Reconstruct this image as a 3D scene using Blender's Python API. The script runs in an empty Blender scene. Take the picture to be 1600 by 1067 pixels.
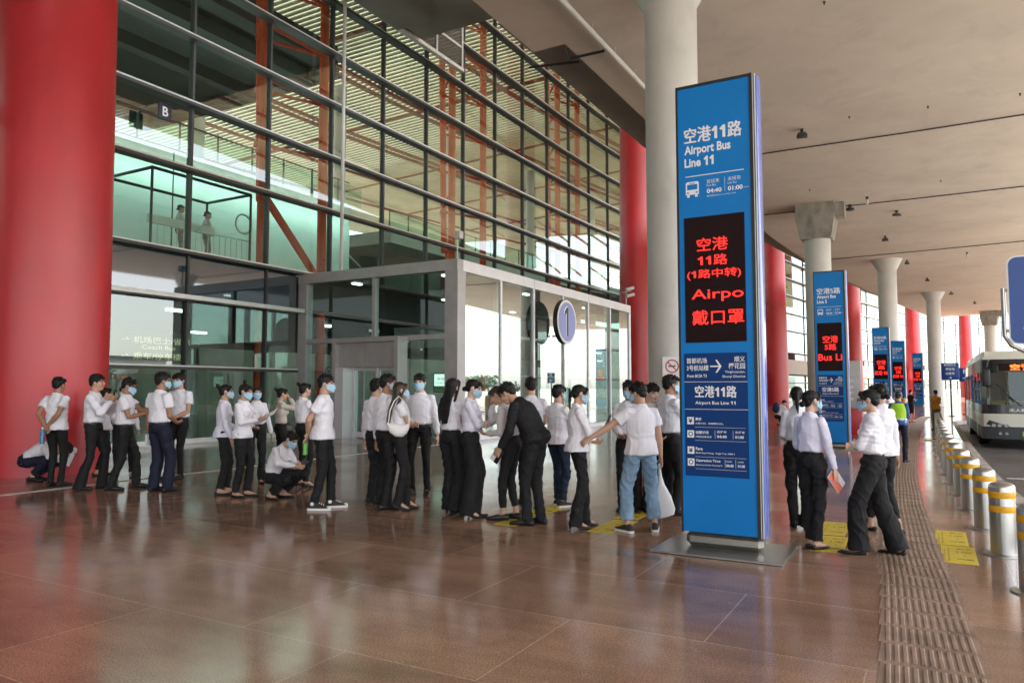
import bpy, bmesh, math, random
import numpy as np
from mathutils import Vector as V, Matrix, noise
R = math.radians
random.seed(7); rng = np.random.default_rng(7)
sc = bpy.context.scene
col = sc.collection

# ---------------------------------------------------------------- camera, sky, sun, exposure
FPX = 1150.0; CAM_H = 1.55; PITCH = math.atan(73/FPX)
cam = bpy.data.objects.new('camera', bpy.data.cameras.new('camera')); col.objects.link(cam)
cam.location = (0, 0, CAM_H); cam.rotation_euler = (R(90)+PITCH, 0, 0)
cam.data.sensor_width = 36; cam.data.lens = 36*FPX/1600; cam.data.clip_end = 3000; cam.data.clip_start = .05
sc.camera = cam
SUN_EL, SUN_AZ = 52, 112            # azimuth clockwise from +Y
w = bpy.data.worlds.new('World'); sc.world = w; w.use_nodes = True
nt = w.node_tree; bg = nt.nodes['Background']
sky = nt.nodes.new('ShaderNodeTexSky'); sky.sky_type = 'NISHITA'; sky.sun_disc = False
sky.sun_elevation = R(SUN_EL); sky.sun_rotation = R(SUN_AZ)
sky.air_density = 1.0; sky.dust_density = 2.0; sky.ozone_density = 0.6; sky.altitude = 40
hs_ = nt.nodes.new('ShaderNodeHueSaturation'); hs_.inputs['Saturation'].default_value = .4   # milky overcast light
nt.links.new(sky.outputs[0], hs_.inputs['Color']); nt.links.new(hs_.outputs[0], bg.inputs[0]); bg.inputs[1].default_value = 0.15
sl = bpy.data.lights.new('sun', 'SUN'); sl.energy = 3.5; sl.angle = R(3); sl.color = (1, .95, .88)
so = bpy.data.objects.new('sun', sl); col.objects.link(so)
sd = V((math.sin(R(SUN_AZ))*math.cos(R(SUN_EL)), math.cos(R(SUN_AZ))*math.cos(R(SUN_EL)), math.sin(R(SUN_EL))))
so.rotation_euler = sd.to_track_quat('Z', 'Y').to_euler()
vs = sc.view_settings
sc.display_settings.display_device = 'sRGB'
vs.view_transform = 'Standard'; vs.look = 'None'; vs.gamma = 1; vs.use_curve_mapping = False
vs.exposure = 2.4
cy = sc.cycles
cy.use_denoising = True; cy.max_bounces = 10; cy.diffuse_bounces = 5; cy.glossy_bounces = 4
cy.transparent_max_bounces = 16; cy.transmission_bounces = 4; cy.caustics_reflective = False; cy.caustics_refractive = False
cy.sample_clamp_indirect = 6

# ---------------------------------------------------------------- ground plan: t runs along the terminal front, n towards the road
TH = R(29.5); T0 = 20.0
LX, LY = -7.169, 24.44
HEAD = [(20, 29.5), (38, 36.5), (70, 38.5), (100, 42), (130, 46), (200, 55), (300, 62)]
def Fth(t):
    if t <= T0: return TH
    for (a, x), (b, y) in zip(HEAD[:-1], HEAD[1:]):
        if t <= b: return R(x+(y-x)*(t-a)/(b-a))
    return R(62)
PATH = [(LX+math.sin(TH)*T0, LY+math.cos(TH)*T0)]
for i in range(560): a_ = Fth(T0+.5*i+.25); PATH.append((PATH[-1][0]+.5*math.sin(a_), PATH[-1][1]+.5*math.cos(a_)))
def F(t, n, z=0.0):
    """point of the plan: straight front up to T0, a gentle curve to the right beyond it"""
    if t <= T0: th = TH; x = LX+math.sin(TH)*t; y = LY+math.cos(TH)*t
    else:
        th = Fth(t); i = min(559, int((t-T0)*2)); k = (t-T0)*2-i
        x = PATH[i][0]*(1-k)+PATH[i+1][0]*k; y = PATH[i][1]*(1-k)+PATH[i+1][1]*k
    return V((x+math.cos(th)*n, y-math.sin(th)*n, z))
def axes(t):
    th = Fth(t); return V((math.sin(th), math.cos(th), 0)), V((math.cos(th), -math.sin(th), 0))
ROTZ = -TH                                           # Blender z rotation that maps local +Y to d, local +X to n
def ground(u, v, z=0.0):
    """where the sight line through a photo pixel meets the floor"""
    x = (u-800)/FPX; up = -(v-533.5)/FPX
    fy = math.cos(PITCH)-math.sin(PITCH)*up; fz = math.sin(PITCH)+math.cos(PITCH)*up
    k = (z-CAM_H)/fz
    return V((x*k, fy*k, z))
def height_at(v, Y):
    up = -(v-533.5)/FPX
    return CAM_H+Y*(math.sin(PITCH)+math.cos(PITCH)*up)/(math.cos(PITCH)-math.sin(PITCH)*up)

# ---------------------------------------------------------------- object helpers
def tag(o, label=None, cat=None, group=None, kind=None):
    if label: o['label'] = label
    if cat: o['category'] = cat
    if group: o['group'] = group
    if kind: o['kind'] = kind
    return o
def empty(name, loc=(0, 0, 0), rz=0.0, label=None, cat=None, group=None, kind=None):
    o = bpy.data.objects.new(name, None); col.objects.link(o); o.empty_display_size = .2
    o.location = loc; o.rotation_euler = (0, 0, rz)
    return tag(o, label, cat, group, kind)
def dup(root, loc=None, label=None):
    r = root.copy(); col.objects.link(r)
    if loc is not None: r.location = loc
    if label: r['label'] = label
    for ch in list(root.children):
        c = ch.copy(); col.objects.link(c); c.parent = r
        for g in list(ch.children):
            e = g.copy(); col.objects.link(e); e.parent = c
    return r
class MB:
    def __init__(s): s.v = []; s.f = []; s.m = []
    def add(s, vs, fs, mi=0):
        b = len(s.v); s.v += [tuple(p) for p in vs]; s.f += [tuple(i+b for i in f) for f in fs]; s.m += [mi]*len(fs); return s
    def hexa(s, p, mi=0):        # 8 corners: bottom 4 ccw, top 4
        return s.add(p, [(3, 2, 1, 0), (4, 5, 6, 7), (0, 1, 5, 4), (1, 2, 6, 5), (2, 3, 7, 6), (3, 0, 4, 7)], mi)
    def box(s, x0, x1, y0, y1, z0, z1, mi=0):
        return s.hexa([(x0, y0, z0), (x1, y0, z0), (x1, y1, z0), (x0, y1, z0), (x0, y0, z1), (x1, y0, z1), (x1, y1, z1), (x0, y1, z1)], mi)
    def fbox(s, t0, t1, n0, n1, z0, z1, mi=0, step=5.0):   # box in plan coordinates, following the curve
        ts = [t0]
        if t1 > T0:
            k = max(1, int((t1-max(t0, T0))/step)); a = max(t0, T0)
            ts = ([t0] if t0 < T0 else [])+[a+(t1-a)*i/k for i in range(k)]
        ts.append(t1)
        vs = []
        for t in ts: vs += [F(t, n0, z0), F(t, n1, z0), F(t, n1, z1), F(t, n0, z1)]
        fs = [(0, 1, 2, 3)]
        for i in range(len(ts)-1):
            a = 4*i
            for j in range(4):
                k = (j+1) % 4; fs.append((a+j, a+4+j, a+4+k, a+k))
        a = 4*(len(ts)-1); fs.append((a+3, a+2, a+1, a))
        return s.add(vs, fs, mi)
    def quad(s, a, b, c, d, mi=0): return s.add([a, b, c, d], [(0, 1, 2, 3)], mi)
    def tube(s, pts, rad, n=10, mi=0):
        pts = [V(p) for p in pts]
        if not hasattr(rad, '__len__'): rad = [rad]*len(pts)
        rings = []; up = None
        for i, p in enumerate(pts):
            tg = (pts[min(i+1, len(pts)-1)]-pts[max(i-1, 0)]).normalized()
            if up is None: up = V((0, 0, 1)) if abs(tg.z) < .9 else V((0, 1, 0))
            a = (up-tg*up.dot(tg)).normalized(); b = tg.cross(a); up = a
            rings.append((p, a*rad[i], b*rad[i]))
        return s.loft(rings, n, mi)
    def loft(s, rings, n=14, mi=0, sq=1.0):
        vs = []; fs = []
        for c, a, b in rings:
            for k in range(n):
                t = 2*math.pi*k/n; ca, sa = math.cos(t), math.sin(t)
                if sq != 1: ca = math.copysign(abs(ca)**sq, ca); sa = math.copysign(abs(sa)**sq, sa)
                vs.append(V(c)+V(a)*ca+V(b)*sa)
        m = len(rings)
        for i in range(m-1):
            for k in range(n):
                k2 = (k+1) % n; fs.append((i*n+k, i*n+k2, (i+1)*n+k2, (i+1)*n+k))
        vs += [V(rings[0][0]), V(rings[-1][0])]
        for k in range(n):
            k2 = (k+1) % n; fs.append((m*n, k2, k)); fs.append((m*n+1, (m-1)*n+k, (m-1)*n+k2))
        return s.add(vs, fs, mi)
    def lathe(s, prof, c=(0, 0, 0), n=32, mi=0):
        return s.loft([(V(c)+V((0, 0, z)), V((r, 0, 0)), V((0, r, 0))) for r, z in prof], n, mi)
    def ell(s, c, rx, ry, rz, X=V((1, 0, 0)), Y=V((0, 1, 0)), Z=V((0, 0, 1)), n=14, k=8, mi=0):
        c = V(c)
        rings = []
        for i in range(k+1):
            ph = -math.pi/2+math.pi*i/k
            ph = max(-1.5, min(1.5, ph))
            rings.append((c+Z*rz*math.sin(ph), X*rx*math.cos(ph), Y*ry*math.cos(ph)))
        return s.loft(rings, n, mi)
    def build(s, name, mats, parent=None, smooth=None, keep=False):
        me = bpy.data.meshes.new(name); me.from_pydata(s.v, [], s.f)
        if not isinstance(mats, (list, tuple)): mats = [mats]
        for m in mats: me.materials.append(m)
        if any(s.m): me.polygons.foreach_set('material_index', s.m)
        if not keep:
            bm = bmesh.new(); bm.from_mesh(me); bmesh.ops.recalc_face_normals(bm, faces=bm.faces); bm.to_mesh(me); bm.free()
        if smooth is not None:
            me.shade_smooth(); me.set_sharp_from_angle(angle=R(smooth))
        o = bpy.data.objects.new(name, me); col.objects.link(o)
        if parent is not None: o.parent = parent
        return o
def bevel(o, w=.01, seg=2, ang=40):
    bm = bmesh.new(); bm.from_mesh(o.data)
    bmesh.ops.remove_doubles(bm, verts=bm.verts, dist=1e-5)
    es = [e for e in bm.edges if len(e.link_faces) == 2 and e.calc_face_angle(0) > R(ang)]
    bmesh.ops.bevel(bm, geom=es, offset=w, segments=seg, affect='EDGES', profile=.5)
    bm.to_mesh(o.data); bm.free(); o.data.shade_smooth(); o.data.set_sharp_from_angle(angle=R(30)); return o

# ---------------------------------------------------------------- text: glyph outlines filled as flat faces
_tc = {}
def glyphs(body, bold=0.0):
    key = (body, bold)
    if key not in _tc:
        c = bpy.data.curves.new('lettering', 'FONT'); c.body = body; c.offset = bold; c.resolution_u = 3
        o = bpy.data.objects.new('lettering', c)
        me = bpy.data.meshes.new_from_object(o)
        vs = np.array([v.co[:2] for v in me.vertices]) if len(me.vertices) else np.zeros((0, 2))
        _tc[key] = (vs, [tuple(p.vertices) for p in me.polygons])
        bpy.data.objects.remove(o); bpy.data.curves.remove(c); bpy.data.meshes.remove(me)
    return _tc[key]
def write(mb, body, P, X, Z, x0, z0, h=None, wd=None, bold=0.0, mi=0, align='l'):
    """letters on the plane through P spanned by X, Z; lower left corner at (x0, z0), height h, width wd"""
    vs, fs = glyphs(body, bold)
    if not len(vs): return
    lo = vs.min(0); sz = vs.max(0)-lo
    if h is None: h = sz[1]*wd/sz[0]
    ky = h/sz[1]; kx = ky if wd is None else wd/sz[0]
    off = {'l': 0, 'c': -.5, 'r': -1}[align]*sz[0]*kx
    mb.add([P+X*(x0+off+(a-lo[0])*kx)+Z*(z0+(b-lo[1])*ky) for a, b in vs], fs, mi)

# ---------------------------------------------------------------- materials
def mat(name, rgb, rough=.5, metal=0.0, spec=.5, var=0.0, scale=6.0, bump=0.0, bscale=40.0, emit=None, estr=0.0, coat=0.0, rvar=0.0):
    m = bpy.data.materials.new(name); m.use_nodes = True; t = m.node_tree; b = t.nodes['Principled BSDF']
    b.inputs['Base Color'].default_value = (*rgb, 1); b.inputs['Roughness'].default_value = rough
    b.inputs['Metallic'].default_value = metal; b.inputs['Specular IOR Level'].default_value = spec
    b.inputs['Coat Weight'].default_value = coat
    if emit: b.inputs['Emission Color'].default_value = (*emit, 1); b.inputs['Emission Strength'].default_value = estr
    if var or bump or rvar:
        tc = t.nodes.new('ShaderNodeTexCoord')
    if var or rvar:
        nz = t.nodes.new('ShaderNodeTexNoise'); nz.inputs['Scale'].default_value = scale; nz.inputs['Detail'].default_value = 6; nz.inputs['Roughness'].default_value = .6
        t.links.new(tc.outputs['Object'], nz.inputs['Vector'])
    if var:
        mx = t.nodes.new('ShaderNodeMix'); mx.data_type = 'RGBA'
        mx.inputs['A'].default_value = (*[c*(1-var) for c in rgb], 1); mx.inputs['B'].default_value = (*[min(1, c*(1+var)) for c in rgb], 1)
        rp = t.nodes.new('ShaderNodeMapRange'); rp.inputs['From Min'].default_value = .3; rp.inputs['From Max'].default_value = .7
        t.links.new(nz.outputs['Fac'], rp.inputs['Value']); t.links.new(rp.outputs['Result'], mx.inputs['Factor'])
        t.links.new(mx.outputs['Result'], b.inputs['Base Color'])
    if rvar:
        r2 = t.nodes.new('ShaderNodeMapRange'); r2.inputs['From Min'].default_value = .3; r2.inputs['From Max'].default_value = .7
        r2.inputs['To Min'].default_value = max(.02, rough-rvar); r2.inputs['To Max'].default_value = rough+rvar
        t.links.new(nz.outputs['Fac'], r2.inputs['Value']); t.links.new(r2.outputs['Result'], b.inputs['Roughness'])
    if bump:
        n2 = t.nodes.new('ShaderNodeTexNoise'); n2.inputs['Scale'].default_value = bscale; n2.inputs['Detail'].default_value = 4
        t.links.new(tc.outputs['Object'], n2.inputs['Vector'])
        bp = t.nodes.new('ShaderNodeBump'); bp.inputs['Strength'].default_value = bump; bp.inputs['Distance'].default_value = .01
        t.links.new(n2.outputs['Fac'], bp.inputs['Height']); t.links.new(bp.outputs['Normal'], b.inputs['Normal'])
    return m
def glass_mat(name, tint, refl=.10, rough=0.0):
    m = bpy.data.materials.new(name); m.use_nodes = True; t = m.node_tree
    for n_ in list(t.nodes): t.nodes.remove(n_)
    out = t.nodes.new('ShaderNodeOutputMaterial'); mix = t.nodes.new('ShaderNodeMixShader')
    tr = t.nodes.new('ShaderNodeBsdfTransparent'); tr.inputs[0].default_value = (*tint, 1)
    gl = t.nodes.new('ShaderNodeBsdfGlossy'); gl.inputs['Roughness'].default_value = rough; gl.inputs['Color'].default_value = (.92, 1, .97, 1)
    fr = t.nodes.new('ShaderNodeLayerWeight'); fr.inputs['Blend'].default_value = .5; pw = t.nodes.new('ShaderNodeMath'); pw.operation = 'POWER'; pw.inputs[1].default_value = 4; t.links.new(fr.outputs['Facing'], pw.inputs[0])
    mr = t.nodes.new('ShaderNodeMapRange'); mr.inputs['To Min'].default_value = refl; mr.inputs['To Max'].default_value = 1
    t.links.new(pw.outputs[0], mr.inputs['Value']); t.links.new(mr.outputs['Result'], mix.inputs[0])
    t.links.new(tr.outputs[0], mix.inputs[1]); t.links.new(gl.outputs[0], mix.inputs[2]); t.links.new(mix.outputs[0], out.inputs[0])
    return m
M = {}
M['concrete'] = mat('deck_concrete', (.58, .515, .45), .85, var=.09, scale=.35, bump=.12, bscale=3)
M['concrete_grey'] = mat('grey_concrete', (.33, .31, .28), .85, var=.2, scale=1.3, bump=.2, bscale=9)
M['panel_dark'] = mat('dark_soffit_panel', (.25, .235, .215), .7, var=.15, scale=.5)
M['red'] = mat('red_column_paint', (.50, .010, .018), .40, spec=.75, var=.12, scale=.6, bump=.04, bscale=4, rvar=.05)
M['white_col'] = mat('white_column_paint', (.58, .58, .555), .5, var=.07, scale=.8, bump=.04, bscale=3)
M['mull'] = mat('grey_mullion_metal', (.055, .055, .053), .5, .0, spec=.4, var=.15, scale=2)
M['silver'] = mat('silver_profile', (.62, .62, .60), .4, .3, var=.08, scale=3)
M['frame'] = mat('vestibule_grey_metal', (.42, .41, .41), .42, .2, var=.1, scale=2)
M['frame_lit'] = mat('vestibule_metal_lit', (.74, .74, .76), .4, .25, var=.06, scale=2)  # same metal as the front, paled for stronger light on the road side
M['glass'] = glass_mat('facade_glass', (.60, .80, .73), .12)
M['vglass'] = glass_mat('vestibule_glass', (.62, .82, .77), .10)
M['vglass_side'] = glass_mat('vestibule_side_glass', (.60, .80, .75), .34)
M['bglass'] = glass_mat('balustrade_glass', (.6, .88, .78), .08)
M['spandrel'] = mat('blue_spandrel_glass', (.010, .028, .045), .03, spec=1.0, coat=1.0)
M['orange'] = mat('orange_red_truss_paint', (.78, .10, .035), .5, spec=.2, var=.12, scale=2)
M['slat'] = mat('warm_roof_slats', (.56, .45, .31), .6, var=.25, scale=.2)
M['steel_red'] = mat('roof_purlin_paint', (.25, .05, .03), .6)
M['inwall'] = mat('hall_wall', (.20, .25, .235), .7, var=.3, scale=.2)
M['infloor'] = mat('hall_floor', (.30, .28, .25), .15, var=.15, scale=.5)
M['inslab'] = mat('mezzanine_slab_edge', (.40, .39, .35), .6, var=.1, scale=1)
M['dark_in'] = mat('dark_hall_tone', (.055, .055, .05), .7, var=.3, scale=.3)
M['black'] = mat('black_plastic', (.012, .012, .013), .4)
M['steel'] = mat('brushed_stainless', (.46, .455, .44), .33, 1.0, var=.08, scale=4, rvar=.06)
M['yellow_band'] = mat('yellow_reflective_band', (.80, .42, .015), .45)
M['blue'] = mat('totem_blue', (.002, .190, .56), .45, spec=.3, var=.05, scale=3, rvar=.14)
M['blue_side'] = mat('totem_side_blue', (.10, .15, .46), .12, .0, spec=.9, var=.3, scale=1.5)
M['navy'] = mat('totem_navy', (.003, .040, .175), .5, spec=.2)
M['screen'] = mat('led_screen_dark', (.014, .004, .005), .55, spec=.15)
M['led'] = mat('led_red', (.5, .01, .005), .5, emit=(1, .022, .016), estr=.42)
M['led_orange'] = mat('led_orange', (.5, .1, .005), .5, emit=(1, .14, .02), estr=.6)
M['white_ink'] = mat('white_lettering', (.80, .82, .84), .5)
M['dark_ink'] = mat('dark_lettering', (.05, .05, .03), .6)
M['red_ink'] = mat('red_lettering', (.5, .02, .02), .5)
M['sticker'] = mat('yellow_sticker', (.66, .52, .035), .45, var=.1, scale=8)
M['paper'] = mat('white_paper', (.78, .78, .78), .6)
M['tactile'] = mat('tactile_stone', (.30, .205, .155), .42, var=.25, scale=5, bump=.1, bscale=60)
M['kerb'] = mat('kerb_stone', (.40, .37, .34), .7, var=.2, scale=2)
M['paint_white'] = mat('road_paint', (.62, .62, .60), .6, var=.15, scale=4)
M['asphalt'] = mat('asphalt', (.075, .073, .072), .5, var=.3, scale=.6, bump=.3, bscale=90, rvar=.1)
M['ground'] = mat('far_ground', (.38, .355, .32), .8, var=.12, scale=.05)
M['signblue'] = mat('road_sign_blue', (.006, .055, .27), .35)
M['green'] = mat('foliage_green', (.05, .085, .03), .7, var=.5, scale=2)
M['trunk'] = mat('bark', (.10, .075, .05), .8)
M['lamp_white'] = mat('lamp_housing', (.6, .6, .58), .5)
# people
M['shirt'] = mat('white_shirt_cotton', (.77, .76, .82), .8, spec=.2, bump=.05, bscale=300)
M['shirt_lav'] = mat('pale_lavender_shirt', (.70, .69, .80), .8, spec=.2, bump=.05, bscale=300)
M['tee'] = mat('white_tee_jersey', (.76, .755, .81), .85, spec=.15, bump=.05, bscale=300)
M['greyshirt'] = mat('grey_white_shirt', (.62, .59, .60), .8, spec=.2)
M['beige'] = mat('beige_jacket_cloth', (.52, .48, .42), .85, spec=.15)
M['blackcloth'] = mat('black_trouser_cloth', (.013, .013, .014), .75, spec=.25, bump=.1, bscale=250)
M['navycloth'] = mat('navy_trouser_cloth', (.014, .016, .034), .75, spec=.25, bump=.1, bscale=250)
M['suit'] = mat('black_suit_cloth', (.016, .016, .018), .8, spec=.2)
M['denim'] = mat('light_blue_denim', (.20, .31, .43), .85, spec=.15, var=.28, scale=7, bump=.1, bscale=300)
M['darkdenim'] = mat('dark_denim', (.02, .03, .055), .85, spec=.15, var=.3, scale=8)
M['skin'] = mat('skin', (.52, .31, .215), .5, spec=.35, var=.06, scale=14)
M['skin_tan'] = mat('tanned_skin', (.36, .185, .115), .5, spec=.35, var=.06, scale=14)
M['skin_pale'] = mat('pale_skin', (.62, .40, .30), .5, spec=.35, var=.06, scale=14)
M['eye'] = mat('eye_dark', (.02, .015, .012), .25)
M['lip'] = mat('lip', (.40, .13, .11), .45)
M['hair'] = mat('black_hair', (.008, .007, .007), .5, spec=.25, bump=.5, bscale=120)
M['hair_brown'] = mat('dark_brown_hair', (.035, .018, .010), .4, spec=.5, bump=.5, bscale=120)
M['mask'] = mat('blue_face_mask', (.36, .60, .76), .75, spec=.15)
M['shoe'] = mat('black_shoe_leather', (.010, .010, .010), .42, spec=.4)
M['canvas'] = mat('black_canvas_shoe', (.028, .027, .025), .8)
M['rubber'] = mat('white_rubber_sole', (.72, .71, .68), .6)
M['hivis'] = mat('lime_safety_vest', (.42, .75, .03), .7)
M['refl'] = mat('silver_reflective_tape', (.6, .62, .6), .35)
M['bluecloth'] = mat('blue_work_shirt', (.03, .09, .32), .8)
M['orangecloth'] = mat('orange_shirt', (.68, .27, .02), .8)
M['greycloth'] = mat('grey_cargo_cloth', (.22, .21, .19), .8)
M['bluebottle'] = mat('blue_bottle_plastic', (.03, .22, .42), .15, var=.5, scale=18)
M['greenbottle'] = mat('green_bottle_plastic', (.13, .48, .06), .15, var=.4, scale=18)
M['salmon'] = mat('salmon_cover', (.75, .16, .10), .5)
M['whitebag'] = mat('white_leather', (.74, .73, .72), .45)
M['plasticbag'] = mat('white_plastic_bag', (.70, .70, .72), .35)
M['phoneglass'] = mat('phone_screen', (.015, .016, .02), .1)
# bus
M['bus_white'] = mat('bus_cream_paint', (.66, .66, .58), .3, coat=.4)
M['bus_black'] = mat('bus_black_panel', (.014, .014, .016), .22, coat=.3)
M['bus_grey'] = mat('bus_grey_bumper', (.04, .043, .05), .4)
M['bus_glass'] = glass_mat('bus_windscreen', (.36, .44, .42), .05)
M['seat'] = mat('bus_seat_blue', (.02, .03, .10), .7)
M['rail'] = mat('yellow_rail', (.55, .42, .05), .4)
M['headlamp'] = mat('headlamp_lens', (.35, .37, .38), .1, .3)
M['plate'] = mat('green_plate', (.10, .42, .18), .4)
M['rubber_black'] = mat('tyre_rubber', (.015, .015, .015), .8)

def floor_material():
    m = bpy.data.materials.new('polished_granite_paving'); m.use_nodes = True; t = m.node_tree; b = t.nodes['Principled BSDF']
    N = t.nodes.new; Lk = t.links.new
    tc = N('ShaderNodeTexCoord'); mp = N('ShaderNodeMapping'); mp.inputs['Rotation'].default_value = (0, 0, TH)
    mp.inputs['Location'].default_value = (.35, .2, 0)
    Lk(tc.outputs['Object'], mp.inputs['Vector'])
    br = N('ShaderNodeTexBrick'); br.offset = .5; br.inputs['Scale'].default_value = 1; br.inputs['Brick Width'].default_value = 1.8; br.inputs['Row Height'].default_value = 1.2
    br.inputs['Mortar Size'].default_value = .005; br.inputs['Mortar Smooth'].default_value = .3; br.inputs['Bias'].default_value = 0
    br.inputs['Color1'].default_value = (.34, .205, .140, 1); br.inputs['Color2'].default_value = (.25, .152, .105, 1); br.inputs['Mortar'].default_value = (.46, .35, .27, 1)
    Lk(mp.outputs[0], br.inputs['Vector'])
    # long streaky veins along the slabs, clouds and a fine speckle
    st = N('ShaderNodeMapping'); st.inputs['Scale'].default_value = (.8, 2.6, 1); Lk(mp.outputs[0], st.inputs['Vector'])
    n1 = N('ShaderNodeTexNoise'); n1.inputs['Scale'].default_value = 1.6; n1.inputs['Detail'].default_value = 8; n1.inputs['Roughness'].default_value = .65; Lk(st.outputs[0], n1.inputs['Vector'])
    n2 = N('ShaderNodeTexNoise'); n2.inputs['Scale'].default_value = 95; n2.inputs['Detail'].default_value = 3; Lk(tc.outputs['Object'], n2.inputs['Vector'])
    n3 = N('ShaderNodeTexNoise'); n3.inputs['Scale'].default_value = .55; n3.inputs['Detail'].default_value = 5; Lk(tc.outputs['Object'], n3.inputs['Vector'])
    def mulc(src, fac_node, lo, hi, f0=.3, f1=.7):
        mr = N('ShaderNodeMapRange'); mr.inputs['From Min'].default_value = f0; mr.inputs['From Max'].default_value = f1
        mr.inputs['To Min'].default_value = lo; mr.inputs['To Max'].default_value = hi; Lk(fac_node.outputs['Fac'], mr.inputs['Value'])
        mx = N('ShaderNodeVectorMath'); mx.operation = 'SCALE'; Lk(src, mx.inputs[0]); Lk(mr.outputs[0], mx.inputs['Scale']); return mx.outputs[0]
    c = mulc(br.outputs['Color'], n1, .82, 1.18); c = mulc(c, n2, .50, 1.50); c = mulc(c, n3, .80, 1.2)
    n4 = N('ShaderNodeTexNoise'); n4.inputs['Scale'].default_value = 7; n4.inputs['Detail'].default_value = 3; n4.inputs['Distortion'].default_value = 1.2; Lk(tc.outputs['Object'], n4.inputs['Vector'])
    m4 = N('ShaderNodeMapRange'); m4.inputs['From Min'].default_value = .735; m4.inputs['From Max'].default_value = .77; m4.inputs['To Max'].default_value = .4; Lk(n4.outputs['Fac'], m4.inputs['Value'])
    x4 = N('ShaderNodeMix'); x4.data_type = 'RGBA'; x4.inputs['B'].default_value = (.55, .46, .40, 1); Lk(m4.outputs['Result'], x4.inputs['Factor']); Lk(c, x4.inputs['A']); c = x4.outputs['Result']
    Lk(c, b.inputs['Base Color'])
    mr = N('ShaderNodeMapRange'); mr.inputs['From Min'].default_value = .3; mr.inputs['From Max'].default_value = .7
    mr.inputs['To Min'].default_value = .085; mr.inputs['To Max'].default_value = .20; Lk(n3.outputs['Fac'], mr.inputs['Value'])
    Lk(mr.outputs[0], b.inputs['Roughness']); b.inputs['Specular IOR Level'].default_value = .36
    bp = N('ShaderNodeBump'); bp.inputs['Strength'].default_value = .02; bp.inputs['Distance'].default_value = .004
    Lk(n1.outputs['Fac'], bp.inputs['Height']); Lk(bp.outputs[0], b.inputs['Normal'])
    return m
M['floor'] = floor_material()
M['aquawall'] = mat('pale_aqua_wall', (.50, .66, .60), .6, var=.12, scale=.25)
M['plinth'] = mat('dull_steel_plinth', (.30, .29, .26), .3, .8, var=.1, scale=4)
def stains(m, lo, sc_, f0, f1):
    t = m.node_tree; b = t.nodes['Principled BSDF']; lk = b.inputs['Base Color'].links[0]; src = lk.from_socket
    tc = t.nodes.new('ShaderNodeTexCoord'); mp = t.nodes.new('ShaderNodeMapping'); mp.inputs['Scale'].default_value = (1, 1, .35); n_ = t.nodes.new('ShaderNodeTexNoise'); n_.inputs['Scale'].default_value = sc_; n_.inputs['Detail'].default_value = 9; n_.inputs['Roughness'].default_value = .7; n_.inputs['Distortion'].default_value = .6
    t.links.new(tc.outputs['Object'], mp.inputs[0]); t.links.new(mp.outputs[0], n_.inputs['Vector'])
    mr = t.nodes.new('ShaderNodeMapRange'); mr.inputs['From Min'].default_value = f0; mr.inputs['From Max'].default_value = f1; mr.inputs['To Min'].default_value = lo; mr.inputs['To Max'].default_value = 1
    t.links.new(n_.outputs['Fac'], mr.inputs['Value']); v_ = t.nodes.new('ShaderNodeVectorMath'); v_.operation = 'SCALE'; t.links.new(src, v_.inputs[0]); t.links.new(mr.outputs[0], v_.inputs['Scale']); t.links.new(v_.outputs[0], b.inputs['Base Color'])
stains(M['concrete'], .92, .9, .36, .5); stains(M['concrete_grey'], .6, 1.6, .35, .55); stains(M['white_col'], .9, 1.4, .33, .48); stains(M['red'], .88, .8, .36, .52); stains(M['floor'], .80, 1.1, .34, .5); stains(M['tactile'], .7, 2.5, .35, .55); stains(M['kerb'], .7, 2, .35, .55)
OFF = [(-60, .9), (-20, .55), (-13, .30), (-10.9, .2), (-9.5, .10), (-8, .03), (-6.5, -.05), (-5, -.10), (-3.7, -.15), (-2.3, -.19), (3, -.24), (10, -.24), (20, -.2), (30, -.1), (200, -.1)]
def off(t):
    for (a, x), (b, y) in zip(OFF[:-1], OFF[1:]):
        if t <= b: return x+(y-x)*max(0, (t-a)/(b-a))
    return 0

def translucent(name, rgb):
    m = bpy.data.materials.new(name); m.use_nodes = True; t = m.node_tree
    for n_ in list(t.nodes): t.nodes.remove(n_)
    out = t.nodes.new('ShaderNodeOutputMaterial'); a = t.nodes.new('ShaderNodeBsdfTranslucent'); b = t.nodes.new('ShaderNodeBsdfDiffuse'); x = t.nodes.new('ShaderNodeMixShader')
    a.inputs[0].default_value = (*rgb, 1); b.inputs[0].default_value = (*rgb, 1); x.inputs[0].default_value = .25
    t.links.new(a.outputs[0], x.inputs[1]); t.links.new(b.outputs[0], x.inputs[2]); t.links.new(x.outputs[0], out.inputs[0]); return m
M['roof_diffuse'] = translucent('roof_diffuser_sheet', (.60, .57, .50))
# ================================================================ ground and paving
def nmax(t):
    b = 19.33+off(t)
    if t < 23: return b
    k = min(1, (t-23)/9.0); return b+7.5*(k*k*(3-2*k))
g = MB(); g.quad((-1500, -600, -.32), (1500, -600, -.32), (1500, 2500, -.32), (-1500, 2500, -.32)); tag(g.build('ground', M['ground']), 'pale far ground around the terminal', 'ground', kind='structure')
g = MB(); g.fbox(-60, 160, 18.6, 24.4, -.30, -.15); tag(g.build('road', M['asphalt']), 'dark asphalt bus lane beside the kerb', 'road', kind='structure')
g = MB(); g.fbox(-120, 220, 24.4, 140, -.30, -.152); tag(g.build('pale_bounce_road', M['ground']), 'carriageway beyond the bus lane, paled to bounce light onto the ceiling', 'road', kind='structure')  # kept pale to throw sunlight up at the deck's underside
g = MB(); ts = [-45, -20, -15, -13, -11, -9.5, -8, -6.5, -5, -3.7, -2, 3, 10, 20]+[22+i for i in range(13)]+[40+5*i for i in range(21)]
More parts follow.
